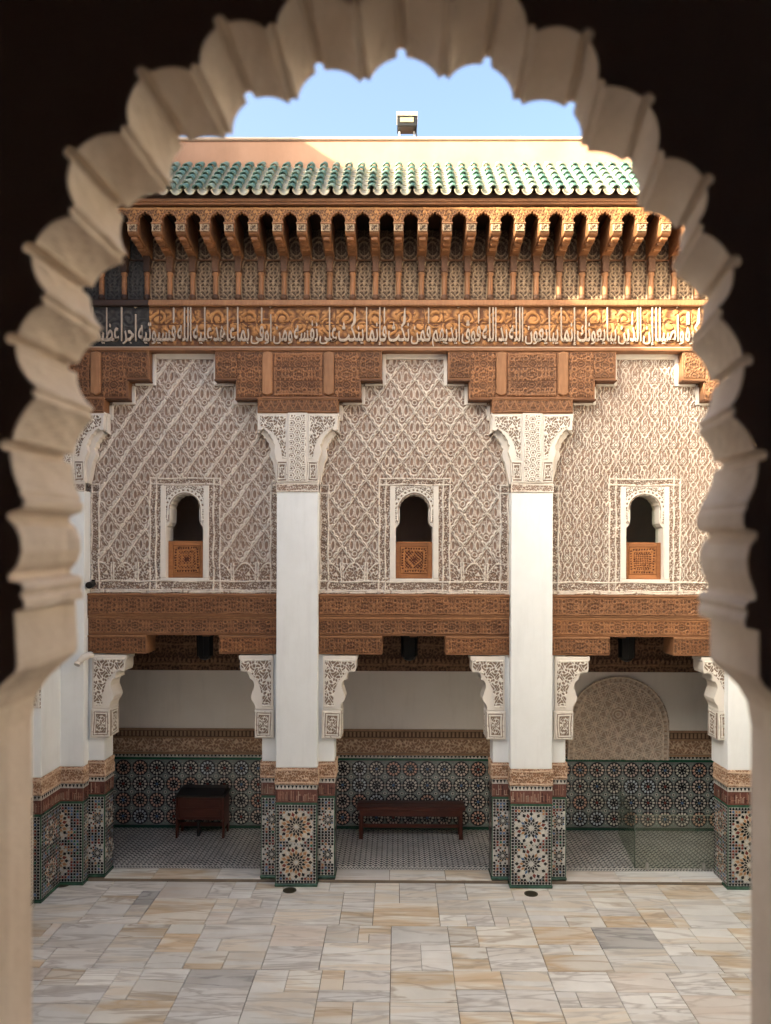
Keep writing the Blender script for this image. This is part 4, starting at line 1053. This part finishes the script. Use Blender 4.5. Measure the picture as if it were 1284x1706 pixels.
# ------------------------------------------------------------------ gallery back wall, ceiling
g = thing('gallery_wall', 'shaded back wall of the gallery with mosaic tile dado and plain plaster above', 'wall', (0, YB, STEP))
kg = (D0 + YB) / F
gz = lambda p: Z(p, YB)
GX0, GX1 = -7.2, 7.6
MB().box(GX0, GX1, YB + .01, YB + .35, 0, 4.2).build('plaster', GALLERY_WHITE, g)
relief('wood_frieze', DARKC, g, GX0 + 1.2, GX1 - 1, gz(1118), gz(1118) + .95, YB, lambda x, z: np.maximum(arab(x, z, 60., .6) * .8, np.maximum(rid(z + 37, 3), rid(z - 2, 2)) + (np.abs(z + 30) < 4) * ((x / 9) % 1 > .5)), .018, 1.5)
relief('carved_band', GBAND, g, GX0 + 1.2, GX1 - 1, gz(1254), gz(1232), YB, lambda x, z: scribble(x * .85, z * .9, .75), .016, 1.4)
mb = MB(); mb.box(GX0, GX1, YB - .02, YB + .02, gz(1258), gz(1254.5)); mb.box(GX0, GX1, YB - .02, YB + .02, gz(1231.5), gz(1229)); mb.box(GX0, GX1, YB - .035, YB + .02, gz(1218), gz(1215))
mb.build('moulding', simple('gallery_moulding', (.36, .22, .13), .8), g)
MB().box(GX0, GX1, YB - .002, YB + .02, gz(1229), gz(1218)).build('dentil_ground', simple('dentil_ground', (.12, .065, .04), .8), g)
mb = MB(); n = int((GX1 - GX0) / .075)
for i in range(n): mb.box(GX0 + i * .075, GX0 + i * .075 + .042, YB - .014, YB, gz(1227.5), gz(1219.5))
mb.build('dentil_row', simple('dentil', (.36, .23, .14), .8), g, 'stuff')
mb = MB()
crenel(mb, GX0, GX1, gz(1263), gz(1258.2), YB - .004, .07)
mb.box(GX0, GX1, YB - .012, YB, gz(1267), gz(1263.2), GRN)
mb.box(GX0, GX1, YB - .022, YB, STEP, STEP + .055, (.025, .075, .05))
BPAL = [(.02, .03, .025), (.03, .05, .045), (.07, .022, .02), (.02, .03, .05), BLK]
rx = 28.2 * kg; rzs = 27 * kg; ztop_ = gz(1267); zc0 = gz(1281)
ros = []
ncols = int((GX1 - GX0) / rx)
xo = X(600, YB)
for i in range(-21, 27):
    for j in range(4):
        xx = xo + i * rx
        if GX0 + .2 < xx < GX1 - .2:
            ros.append((xx, zc0 - j * rzs, .140, R_.choice(((.70, .56, .48), (.70, .64, .58), (.58, .63, .66), (.68, .42, .32), (.66, .62, .54))), R_.choice((BLK, BLU, RED)), 12))
mb.add([(GX0, YB - .002, STEP), (GX1, YB - .002, STEP), (GX1, YB - .002, ztop_), (GX0, YB - .002, ztop_)], [(0, 1, 2, 3)], (.23, .25, .235))
yf = YB - .005
for cx, cz, R, ring, mid, n in ros:
    ngon(mb, cx, cz, R * 1.08, 20, (.03, .03, .035), yf)
    for k_ in range(n):
        a = 2 * math.pi * k_ / n; dw = math.pi / n * .80
        poly_piece(mb, [(cx + R * q_ * math.cos(a + t_), cz + R * q_ * math.sin(a + t_)) for q_, t_ in ((.60, -dw * .9), (.86, -dw * .8), (.95, 0), (.86, dw * .8), (.60, dw * .9))], ring, yf - .002)
        kite(mb, cx, cz, a + math.pi / n, R * .20, R * .34, R * .54, R * .075, BLK if k_ % 2 else (.60, .56, .50), yf - .002)
    ngon(mb, cx, cz, R * .2, 8, mid, yf - .002)
    for k_ in range(4):                                    # lozenges and small stars between the rosettes
        for (ux, uz, rr, nn, cc) in ((.5, .5, .034, 8, (.62, .60, .54)), (.5, .5, .016, 6, BLK), (.5, .28, .013, 4, (.55, .52, .47)), (.5, .0, .018, 4, (.58, .48, .40)), (0, .5, .018, 4, (.50, .52, .50)), (.28, .5, .013, 4, (.55, .52, .47)), (.39, .39, .010, 4, (.25, .40, .34))):
            if k_ < 2 or (ux, uz) not in ((.5, .5),):
                sx = 1 if k_ % 2 else -1; sz = 1 if k_ < 2 else -1
                pz_ = cz + sz * uz * rzs
                if STEP + .08 < pz_ < ztop_ - .02: ngon(mb, cx + sx * ux * rx, pz_, rr, nn, cc, yf - .0005 - .0007 * k_ - (.0004 if nn != 8 else 0))
mb.build('zellige_tile', TILEC, g, 'stuff')
# round headed carved panel in the right bay
nx_, nhw = X(1029, YB), 84 * kg; nz0, nzc = gz(1263), gz(1125) - nhw
def nfn(x, z):
    r = np.hypot(x, z) ; r = np.where(z < 0, np.abs(x), r); th = np.where(z > 0, np.arctan2(z, x) * 84, z)
    R0 = nhw / S
    h = np.maximum(starlat(x, z - 26, 30.), .3 * scribble(x, z, .9))
    h = np.where(r > R0 - 12, ((th / 9.) % 1 > .35) * .55, h)
    h = np.maximum(h, rid(r - R0 + 12, 2.2)); h = np.maximum(h, rid(r - R0 + 2, 2.4))
    c = np.hypot(x, z - 26); h = np.where(c < 14, np.maximum(rid(c - 11, 2), rid(c - 5, 2)), h)
    return h
nh = lambda x, z: (np.hypot(x - nx_, z - nzc) > nhw) & (z > nzc)
NICHE = carved('niche_stucco', (.78, .65, .52), (.52, .39, .30), .85, pw=(.15, .8))
MB().box(nx_ - nhw + .03, nx_ + nhw - .03, YB - .030, YB - .022, nz0, nzc).build('niche_ground', NICHE, g)
relief('niche_panel', NICHE, g, nx_ - nhw, nx_ + nhw, nz0, nzc + nhw, YB - .032, nfn, .022, 1.1, hole=nh, origin=(nx_, nzc), skirt=.03)
MB().box(GX0, GX1, .62, YB + .2, 3.98, 4.1).build('ceiling', WOODB, g)
mb = MB()
for i in range(34): mb.box(GX0 + .1 + i * .43, GX0 + .22 + i * .43, .63, YB - .02, 3.86, 3.979)
mb.build('ceiling_joist', WOODB, g, 'stuff')
# ------------------------------------------------------------------ fabric behind the facade that is not seen
bk_ = thing('building_core', 'plain masonry mass of the wing behind the carved courtyard wall', 'building', (0, 2.9, 0))
MB().box(GX0, GX1, 2.9, 3.2, 0, 11.6).build('rear_wall', PARAPET, bk_)
MB().box(GX0, GX1, .97, 3.2, 11.35, 11.5).build('roof_terrace', PARAPET, bk_)
MB().box(XL, XR, .62, 2.9, 8.7, 8.9).build('upper_floor', WOODD, bk_)
MB().box(GX0, GX1, .60, 2.9, 4.11, 4.3).build('floor_slab', WOODD, bk_)
for s_ in (GX0, GX1 - .2): MB().box(s_, s_ + .2, .6, 2.9, 0, 11.35).build('end_wall', PARAPET, bk_)

# ------------------------------------------------------------------ furniture of the gallery
Yb = 2.05; k2 = (D0 + Yb) / F
bx0, bx1 = X(596, Yb), X(775, Yb); zt_ = Z(1340, Yb)
t = thing('bench', 'long dark wooden bench against the tiled back wall in the middle bay', 'bench', ((bx0 + bx1) / 2, Yb, STEP))
MB().box(bx0, bx1, Yb - .2, Yb + .2, zt_ - .05, zt_).build('seat', MAHOG, t, bevel=.01)
MB().box(bx0 + .06, bx1 - .06, Yb - .17, Yb - .14, zt_ - .17, zt_ - .05).build('apron', MAHOG, t, bevel=.005)
for xx in (bx0 + .08, bx1 - .08):
    MB().prism_yz([(Yb - .16, STEP), (Yb - .10, STEP), (Yb - .07, zt_ - .16), (Yb + .07, zt_ - .16), (Yb + .10, STEP), (Yb + .16, STEP), (Yb + .15, zt_ - .05), (Yb - .15, zt_ - .05)], xx - .035, xx + .035).build('leg', MAHOG, t, bevel=.006)
for q_ in range(2): MB().box(bx0 + .004, bx1 - .004, Yb - .19 + q_ * .2, Yb - .01 + q_ * .2, zt_ + .001, zt_ + .012).build('seat_board', MAHOG, t, bevel=.004)
MB().box(bx0 + .1, bx1 - .1, Yb - .02, Yb + .02, .22, .28).build('stretcher', MAHOG, t, bevel=.004)

Yd = 1.90; kd_ = (D0 + Yd) / F
dx0, dx1 = X(293, Yd), X(374, Yd); zt_ = Z(1330, Yd)
t = thing('desk', 'dark red wooden desk with black top against the tiles in the left bay', 'desk', ((dx0 + dx1) / 2, Yd, STEP))
MB().box(dx0 - .02, dx1 + .02, Yd - .03, Yd + .45, zt_, zt_ + .035).build('top', BLACKW, t, bevel=.008)
MB().prism_yz([(Yd - .03, zt_ + .036), (Yd + .45, zt_ + .036), (Yd + .45, zt_ + .10), (Yd + .25, zt_ + .10)], dx0 + .02, dx1 - .02).build('writing_slope', BLACKW, t, bevel=.006)
MB().box(dx0 + .04, dx1 - .04, Yd + .012, Yd + .035, zt_ - .42, zt_ - .002).build('front_panel', MAHOG, t, bevel=.005)
for q_ in (.06, .23): MB().box(dx0 + .09, dx1 - .09, Yd + .002, Yd + .014, zt_ - q_ - .13, zt_ - q_).build('front_board', MAHOG, t, bevel=.005)
for xx in (dx0, dx1 - .035):
    MB().prism_yz([(Yd - .01, STEP), (Yd + .08, STEP), (Yd + .10, .22), (Yd + .32, .22), (Yd + .34, STEP), (Yd + .43, STEP), (Yd + .42, zt_ - .001), (Yd - .01, zt_ - .001)], xx, xx + .035).build('side_panel', MAHOG, t, bevel=.005)
MB().box(dx0 + .036, dx1 - .036, Yd + .2, Yd + .23, .2, .27).build('stretcher', MAHOG, t, bevel=.004)
MB().box((dx0 + dx1) / 2 - .08, (dx0 + dx1) / 2 - .03, Yd + .1, Yd + .14, STEP, zt_ - .42).build('centre_leg', BLACKW, t, bevel=.004)

# glass barrier
Yg = .62
gx0, gx1 = X(1058, Yg), X(1196, Yg); zt_ = Z(1356, Yg)
t = thing('glass_barrier', 'clear glass barrier with steel clamps closing off the right bay', 'glass barrier', (gx0, Yg, STEP))
p1 = MB().box(gx0, gx1, Yg, Yg + .012, STEP + .02, zt_).build('pane', GLASS, t)
px_ = X(1022, 2.3)
v0, v1 = Vector((gx0, Yg + .02, 0)), Vector((X(1030, 2.2), 2.2, 0)); dn = (v1 - v0).normalized(); nn = Vector((dn.y, -dn.x, 0)) * .012
zt2 = Z(1318, 2.2)
mb = MB(); q4 = [v0, v1, v1 + nn, v0 + nn]
mb.add([(p.x, p.y, STEP + .02) for p in q4] + [(p.x, p.y, zt_) for p in q4], [(0, 3, 2, 1), (4, 5, 6, 7), (0, 1, 5, 4), (1, 2, 6, 5), (2, 3, 7, 6), (3, 0, 4, 7)])
mb.build('pane', GLASS, t)
for px in (1078, 1172): MB().box(X(px - 2.2, Yg), X(px + 2.2, Yg), Yg - .03, Yg + .04, STEP, Z(1434, Yg)).build('clamp', STEEL, t, bevel=.005)
MB().box(gx0 - .006, gx0 + .006, Yg - .004, Yg + .018, STEP + .02, zt_ + .004).build('edge_strip', simple('glass_edge', (.10, .13, .10), .15), t)
MB().box(gx0, gx1, Yg - .004, Yg + .016, zt_, zt_ + .008).build('edge_strip', simple('glass_edge_top', (.25, .27, .20), .15), t)

# lanterns
for k, (px, lab) in enumerate(((341, 'dark metal lantern hanging in the shadow of the left gallery opening'), (682, 'dark metal lantern hanging in the shadow of the middle gallery opening'), (1043, 'dark metal lantern hanging in the shadow of the right gallery opening'))):
    Yl = .95; kl = (D0 + Yl) / F; cx = X(px, Yl)
    if k == 0:
        lt = thing('hanging_lantern', lab, 'lantern', (cx, Yl, Z(1098, Yl)), 'hanging lanterns of the gallery')
        MB().lathe(cx, Yl, [(.02, Z(1101, Yl)), (.09, Z(1098, Yl)), (.125, Z(1093, Yl)), (.13, Z(1060, Yl)), (.135, Z(1058, Yl)), (.10, Z(1050, Yl)), (.05, Z(1044, Yl)), (.015, Z(1040, Yl))], 8).build('body', BLACKM, lt)
        for q_ in range(8):
            a = math.pi / 4 * q_
            MB().tube([(cx + .133 * math.cos(a), Yl + .133 * math.sin(a), Z(1094, Yl)), (cx + .137 * math.cos(a), Yl + .137 * math.sin(a), Z(1059, Yl))], .009, 6).build('rib', BLACKM, lt)
        MB().tube([(cx, Yl, Z(1041, Yl)), (cx, Yl, 3.985)], .012, 6).build('rod', BLACKM, lt)
    else:
        c = dup(lt); c.location.x = cx; c['label'] = lab

# drains, pipe, spotlight
for k, (px, py, lab) in enumerate(((105, 1478, 'round floor drain by the foot of the far left corner pillar'), (484, 1485, 'round floor drain in front of the left white pillar'), (886, 1488, 'round floor drain in front of the right white pillar'))):
    dist = H * F / (py - VY); cy = dist - D0; cx = (px - VX) * dist / F
    if k == 0:
        dt = thing('floor_drain', lab, 'drain', (cx, cy, .003), 'floor drains in the marble')
        MB().lathe(cx, cy, [(.105, .003), (.105, .010), (.085, .012), (.083, .008)], 24).build('rim', BRASS, dt)
        MB().lathe(cx, cy, [(.082, .004), (.082, .0095)], 20).build('grate', BLACKM, dt)
        for q_ in range(5):
            yy = cy - .056 + q_ * .028; hw = math.sqrt(max(.0, .08 ** 2 - (yy - cy) ** 2))
            MB().box(cx - hw, cx + hw, yy - .006, yy + .006, .0096, .0135).build('bar', BRASS, dt)
    else:
        c = dup(dt); c.location = (cx, cy, .003); c['label'] = lab
Yp = -.03
hx = X(136, Yp); hz = Z(1102, Yp)
t = thing('outlet_pipe', 'curved cream outlet pipe sticking out of the left corner pillar', 'pipe', (hx, Yp, hz))
MB().tube([(X(150, .05), .05, Z(1093, .05)), (X(146, 0), -.02, Z(1094)), (X(140, 0), -.07, Z(1097)), (hx, -.10, Z(1101)), (X(134), -.13, Z(1106))], [.055, .055, .052, .046, .04], 14).build('elbow', TRIM, t, smooth=True)
MB().tube([(X(134), -.125, Z(1105)), (X(133.5), -.15, Z(1108))], [.048, .048], 14).build('rim', TRIM, t)
sx_, sz_ = X(151, .15), Z(975, .15)
t = thing('spotlight', 'small black spotlight on the stucco edge at the left corner', 'spotlight', (sx_, .15, sz_))
MB().tube([(sx_, .20, sz_ + .01), (sx_ + .01, .02, sz_ - .015)], [.045, .055], 12).build('barrel', BLACKM, t)
MB().box(sx_ - .02, sx_ + .02, .18, .26, sz_ + .02, sz_ + .07).build('bracket', BLACKM, t, bevel=.004)

# ------------------------------------------------------------------ side wings of the courtyard
WING = plaster('wing_plaster', (.66, .61, .55), (.58, .52, .46))
lw = thing('side_wing', 'plain white left wing of the courtyard with tiled foot, mostly hidden by the arch', 'wing', (-5.6, -5, 0), 'side wings of the courtyard')
MB().box(-7.6, -5.42, -10.2, -.35, 1.87, 10.4).build('wall', WHITE, lw)
MB().box(-7.9, -5.30, -.62, .66, 1.867, 10.38).build('corner_pier', WHITE, lw, bevel=.006)
dado(lw, -6.0, -5.29, -.64, -.02, 0.0, ORG, False, True)
MB().box(-7.9, -5.82, -.63, .66, 0, 1.866).build('tiled_foot', GREENG, lw)
MB().box(-7.6, -5.40, -10.2, -.65, 0, .05).build('kerb_tile', GREENG, lw)
MB().box(-7.6, -5.41, -10.2, -.65, .052, 1.868).build('pier_core', TRIM, lw)
mb = MB()
zpanel(mb, 0, 9.5, .055, 1.30, -.003, [(.4 + .62 * q_, zz_, .24, WHT if q_ % 2 else ORG, WHT, 12) for q_ in range(15) for zz_ in (.37, .98)], .056, (.54, .52, .47), PILLAR_PAL, .46)
kufic(mb, 0, 9.5, 1.33, 1.53, -.002); crenel(mb, 0, 9.5, 1.535, 1.60, -.004)
mb.v = [(-5.405 - p[1], -10.18 + p[0], p[2]) for p in mb.v]
mb.build('zellige_tile', TILEC, lw, 'stuff')
relief('carved_panel', CAPITAL, lw, -5.75, -5.31, Z(1182, -.6), Z(1085, -.6), -.625, lambda x, z: np.maximum(scribble(x, z, .8), frame(x, z, 19, 44, 2.5)), .016, .9)
MB().box(-7.7, -4.75, -10.2, -.9, 10.4, 10.62).build('eave', WOOD, lw)
MB().prism_yz([(-10.2, 10.62), (-.9, 10.62), (-.9, 11.7), (-10.2, 11.7)], -7.6, -5.6).build('parapet', PARAPET, lw)
# unseen storey added behind the left wing's parapet to cast the facade's shadow line
MB().box(-9.5, -6.0, -10.2, 3.2, 11.72, 14.92).build('shadow_caster_storey', PARAPET, lw)
rw = thing('side_wing', 'plain white right wing of the courtyard, hidden behind the right side of the arch', 'wing', (6.1, -5, 0), 'side wings of the courtyard')
MB().box(6.1, 8.2, -10.2, .66, 1.87, 10.4).build('wall', WING, rw)
MB().box(6.08, 8.2, -10.2, .66, 0, 1.868).build('tiled_foot', GREENG, rw)
MB().box(5.5, 8.2, -10.2, -.9, 10.4, 10.62).build('eave', WOOD, rw)
MB().box(6.3, 8.2, -10.2, -.9, 10.62, 11.7).build('parapet', PARAPET, rw)

# ------------------------------------------------------------------ the lobed window we look through
TH, T = rad(-3.1), .173
NOT_ = [(-.5265, .1600), (-.5230, .3005), (-.5010, .4220), (-.4470, .5510), (-.3520, .6630), (-.2480, .7370), (-.1370, .7880), (-.0050, .8160), (.1360, .8080), (.2620, .7400), (.3488, .6528), (.4336, .5430), (.4737, .4286), (.4908, .2907), (.5105, .1593)]
def lobes():
    C = Vector((0, .30)); P = [Vector(p) for p in NOT_]
    cus = []
    for i in range(len(P) - 1):
        m = (P[i] + P[i + 1]) / 2; t = (P[i + 1] - P[i]).normalized(); nn = Vector((-t.y, t.x))
        cus.append((m - nn * .041, t, nn))
    first = (Vector((-.502, .100)), Vector((0, 1)), Vector((-1, 0))); last = (Vector((.4795, .092)), Vector((0, -1)), Vector((1, 0)))
    allc = [first] + cus + [last]; pts = []
    for i, p in enumerate(P):
        a = allc[i][0] + allc[i][1] * (.010 if i else 0); b = allc[i + 1][0] - allc[i + 1][1] * (.010 if i < len(P) - 1 else 0)
        mid = (a + b) / 2; t = (b - a).normalized(); nn = Vector((-t.y, t.x)); half = (b - a).length / 2
        ap = max((p - mid).dot(nn) - .0165, .02); sh = (p - mid).dot(t)
        Rr = (half * half + ap * ap) / (2 * ap); cen = mid + nn * (ap - Rr)
        th0 = math.atan2((a - cen).dot(nn), (a - cen).dot(t)); th1 = math.atan2((b - cen).dot(nn), (b - cen).dot(t))
        if th0 < th1: th0 += 2 * math.pi
        arcp = [cen + t * (Rr * math.cos(th0 + (th1 - th0) * k / 28)) + nn * (Rr * math.sin(th0 + (th1 - th0) * k / 28)) for k in range(29)]
        done = False
        for q_ in arcp:
            s = (q_ - mid).dot(t) - sh
            if abs(s) < .0095:
                if not done:
                    done = True
                    b0 = mid + t * sh + nn * ap
                    for (u, h_) in ((-.0095, -.001), (-.0068, .002), (-.0068, .009), (-.0045, .0128), (0, .0142), (.0045, .0128), (.0068, .009), (.0068, .002), (.0095, -.001)): pts.append(b0 + t * u + nn * h_)
                continue
            pts.append(q_)
        if i < len(P) - 1:
            cc, tt, n2 = allc[i + 1]
            for u, h_ in ((-.0075, -.002), (-.0045, -.0012), (-.0028, .0025), (.0028, .0025), (.0045, -.0012), (.0075, -.002)): pts.append(cc + tt * u + n2 * h_)
    return pts
left_foot = [(-.5750, -1.12), (-.5750, -.240), (-.5680, -.205), (-.5480, -.176), (-.5280, -.158), (-.5080, -.140), (-.5060, -.130), (-.5080, -.060), (-.5000, -.057), (-.5000, -.046), (-.5030, -.040), (-.5000, -.030), (-.5030, -.022),
             (-.5130, -.019), (-.5130, -.012), (-.5060, .000), (-.5020, .018), (-.5030, .036), (-.5070, .052), (-.5140, .062), (-.5140, .069), (-.5020, .076), (-.5000, .081), (-.5000, .090), (-.5030, .094)]
right_foot = [(.4800, .085), (.4780, .078), (.4780, .060), (.4800, .054), (.4910, .050), (.4910, .043), (.4840, .032), (.4810, .012), (.4830, -.010), (.4900, -.036), (.4900, -.043), (.4820, -.046), (.4790, -.054), (.4820, -.062), (.4790, -.072), (.4800, -.083),
              (.4970, -.087), (.4970, -.152), (.5050, -.164), (.5250, -.180), (.5430, -.198), (.5580, -.222), (.5650, -.260), (.5650, -1.12)]
left_foot = left_foot[:7] + [(-.505 + (p[0] + .505) * 1.5, p[1]) for p in left_foot[7:-1]] + left_foot[-1:]
right_foot = right_foot[:1] + [(.484 + (p[0] - .484) * 1.5, p[1]) for p in right_foot[1:16]] + right_foot[16:]
CONT = [Vector(p) for p in left_foot] + lobes() + [Vector(p) for p in right_foot]
i_imp_l, i_imp_r = len(left_foot), len(CONT) - len(right_foot)
aw = thing('arched_window', 'cream plaster scalloped arch framing the view from the dark room in front', 'arched opening', (0, -D0 + 1.0, H), None)
ct, st = math.cos(TH), math.sin(TH)
def AP(u, wv, v):
    # the reveal is splayed: wider towards the courtyard on the upper right
    sp = .024 * min(max((u - .15) / .2, 0), 1) * min(max((wv - .10) / .15, 0), 1)
    u2 = u + (.016 + sp) * v / T
    return Vector((0, -D0, H)) + CROT @ Vector((.0056 + u2 * ct + v * st + .0075, 1.0 - u2 * st + v * ct, wv - .0034 * u + .0427 * v))
BV = .006
def ring(i0, i1, name):
    """reveal surface from contour index i0 to i1, softly rounded at both arrises"""
    mb = MB(); idx = list(range(i0, i1 + 1)); m = len(idx)
    nr = []
    for i in idx:
        a = CONT[max(i - 1, 0)]; b = CONT[min(i + 1, len(CONT) - 1)]; t = (b - a).normalized(); nr.append(Vector((-t.y, t.x)))
    rows = [(0, .0022), (.0012, .0006), (.004, 0)] + [(T * q_, 0) for q_ in (.15, .3, .45, .6, .75, .88)] + [(T - .004, 0), (T - .0012, .0006), (T, .0022)]
    vs = []
    for v, o in rows:
        for i, nn in zip(idx, nr):
            j_ = 0 if v < .005 or v > T - .005 else .0014 * math.sin(v * 41 + i * .37) * math.sin(i * .11 + v * 17) + .0007 * math.sin(i * 1.3 + v * 90)
            p = CONT[i] + nn * (o + j_); vs.append(AP(p.x, p.y, v))
    fs = []
    for r in range(len(rows) - 1):
        for k in range(m - 1): fs.append((r * m + k, r * m + k + 1, (r + 1) * m + k + 1, (r + 1) * m + k))
    mb.add(vs, fs)
    return mb.build(name, ARCHP, aw, smooth=False)
ring(i_imp_l - 1, i_imp_r, 'scalloped_arch')
JL, JR = 4, len(CONT) - 5
ring(JL, i_imp_l - 1, 'impost'); ring(i_imp_r, JR, 'impost')
ring(0, JL, 'jamb'); ring(JR, len(CONT) - 1, 'jamb')
def wall_face(v, x0, x1, z0, z1, m, name, flip, o=.0022):
    n = len(CONT); hole = []
    for i in range(n):
        a = CONT[max(i - 1, 0)]; b = CONT[min(i + 1, n - 1)]; t = (b - a).normalized(); hole.append(CONT[i] + Vector((-t.y, t.x)) * o)
    poly = [Vector((x0, z0)), Vector((x0, z1)), Vector((x1, z1)), Vector((x1, z0)), Vector((hole[-1].x, z0))] + hole[::-1] + [Vector((hole[0].x, z0))]
    tri = tessellate_polygon([[Vector((p.x, p.y, 0)) for p in poly]])
    fs = []; tot = 0
    for t in tri:
        a, b, c = [poly[i] for i in t]; tot += abs((b - a).cross(c - a)) / 2
    full = abs(sum(poly[i - 1].cross(poly[i]) for i in range(len(poly)))) / 2
    for t in tri:
        a, b, c = [poly[i] for i in t]; cr = (b - a).cross(c - a)
        if abs(cr) < 1e-12: continue
        fs.append(tuple(t) if (cr > 0) != flip else (t[0], t[2], t[1]))
    return MB().add([AP(p.x, p.y, v) for p in poly], fs).build(name, m, aw)
wall_face(0, -2.6, 2.6, -1.6, 2.0, ROOM, 'room_side_face', False)
wall_face(T, -6.5, 6.5, -4.95, 6.2, WHITE, 'courtyard_side_face', True)
p0, p1 = CONT[0], CONT[-1]
mb = MB(); cs = [AP(p0.x - .1, -1.12, -.02), AP(p1.x + .1, -1.12, -.02), AP(p1.x + .1, -1.12, T + .02), AP(p0.x - .1, -1.12, T + .02)]
mb.add([tuple(c) for c in cs] + [tuple(c - Vector((0, 0, .06))) for c in cs], [(0, 1, 2, 3), (7, 6, 5, 4), (0, 4, 5, 1), (1, 5, 6, 2), (2, 6, 7, 3), (3, 7, 4, 0)]); mb.build('window_sill', ARCHP, aw)
# dark room around the camera
rm = thing('dark_room', 'unlit brown room in front from which the courtyard is seen', 'room', (0, -13, H - 1.6))
ya, yb = -15.2, -10.45
for nm, (a, b, c, d, e, f_) in {'side_wall': (-2.45, -2.3, ya, yb, H - 1.55, H + 1.95), 'room_floor': (-2.3, 2.3, ya, yb + .03, H - 1.6, H - 1.5), 'room_ceiling': (-2.45, 2.45, ya, yb, H + 1.9, H + 2.0), 'rear_wall': (-2.45, 2.45, ya - .1, ya, H - 1.6, H + 2.0)}.items():
    MB().box(a, b, c, d, e, f_).build(nm, ROOM, rm)
MB().box(2.3, 2.45, ya, yb - .3, H - 1.55, H + 1.95).build('side_wall', ROOM, rm)
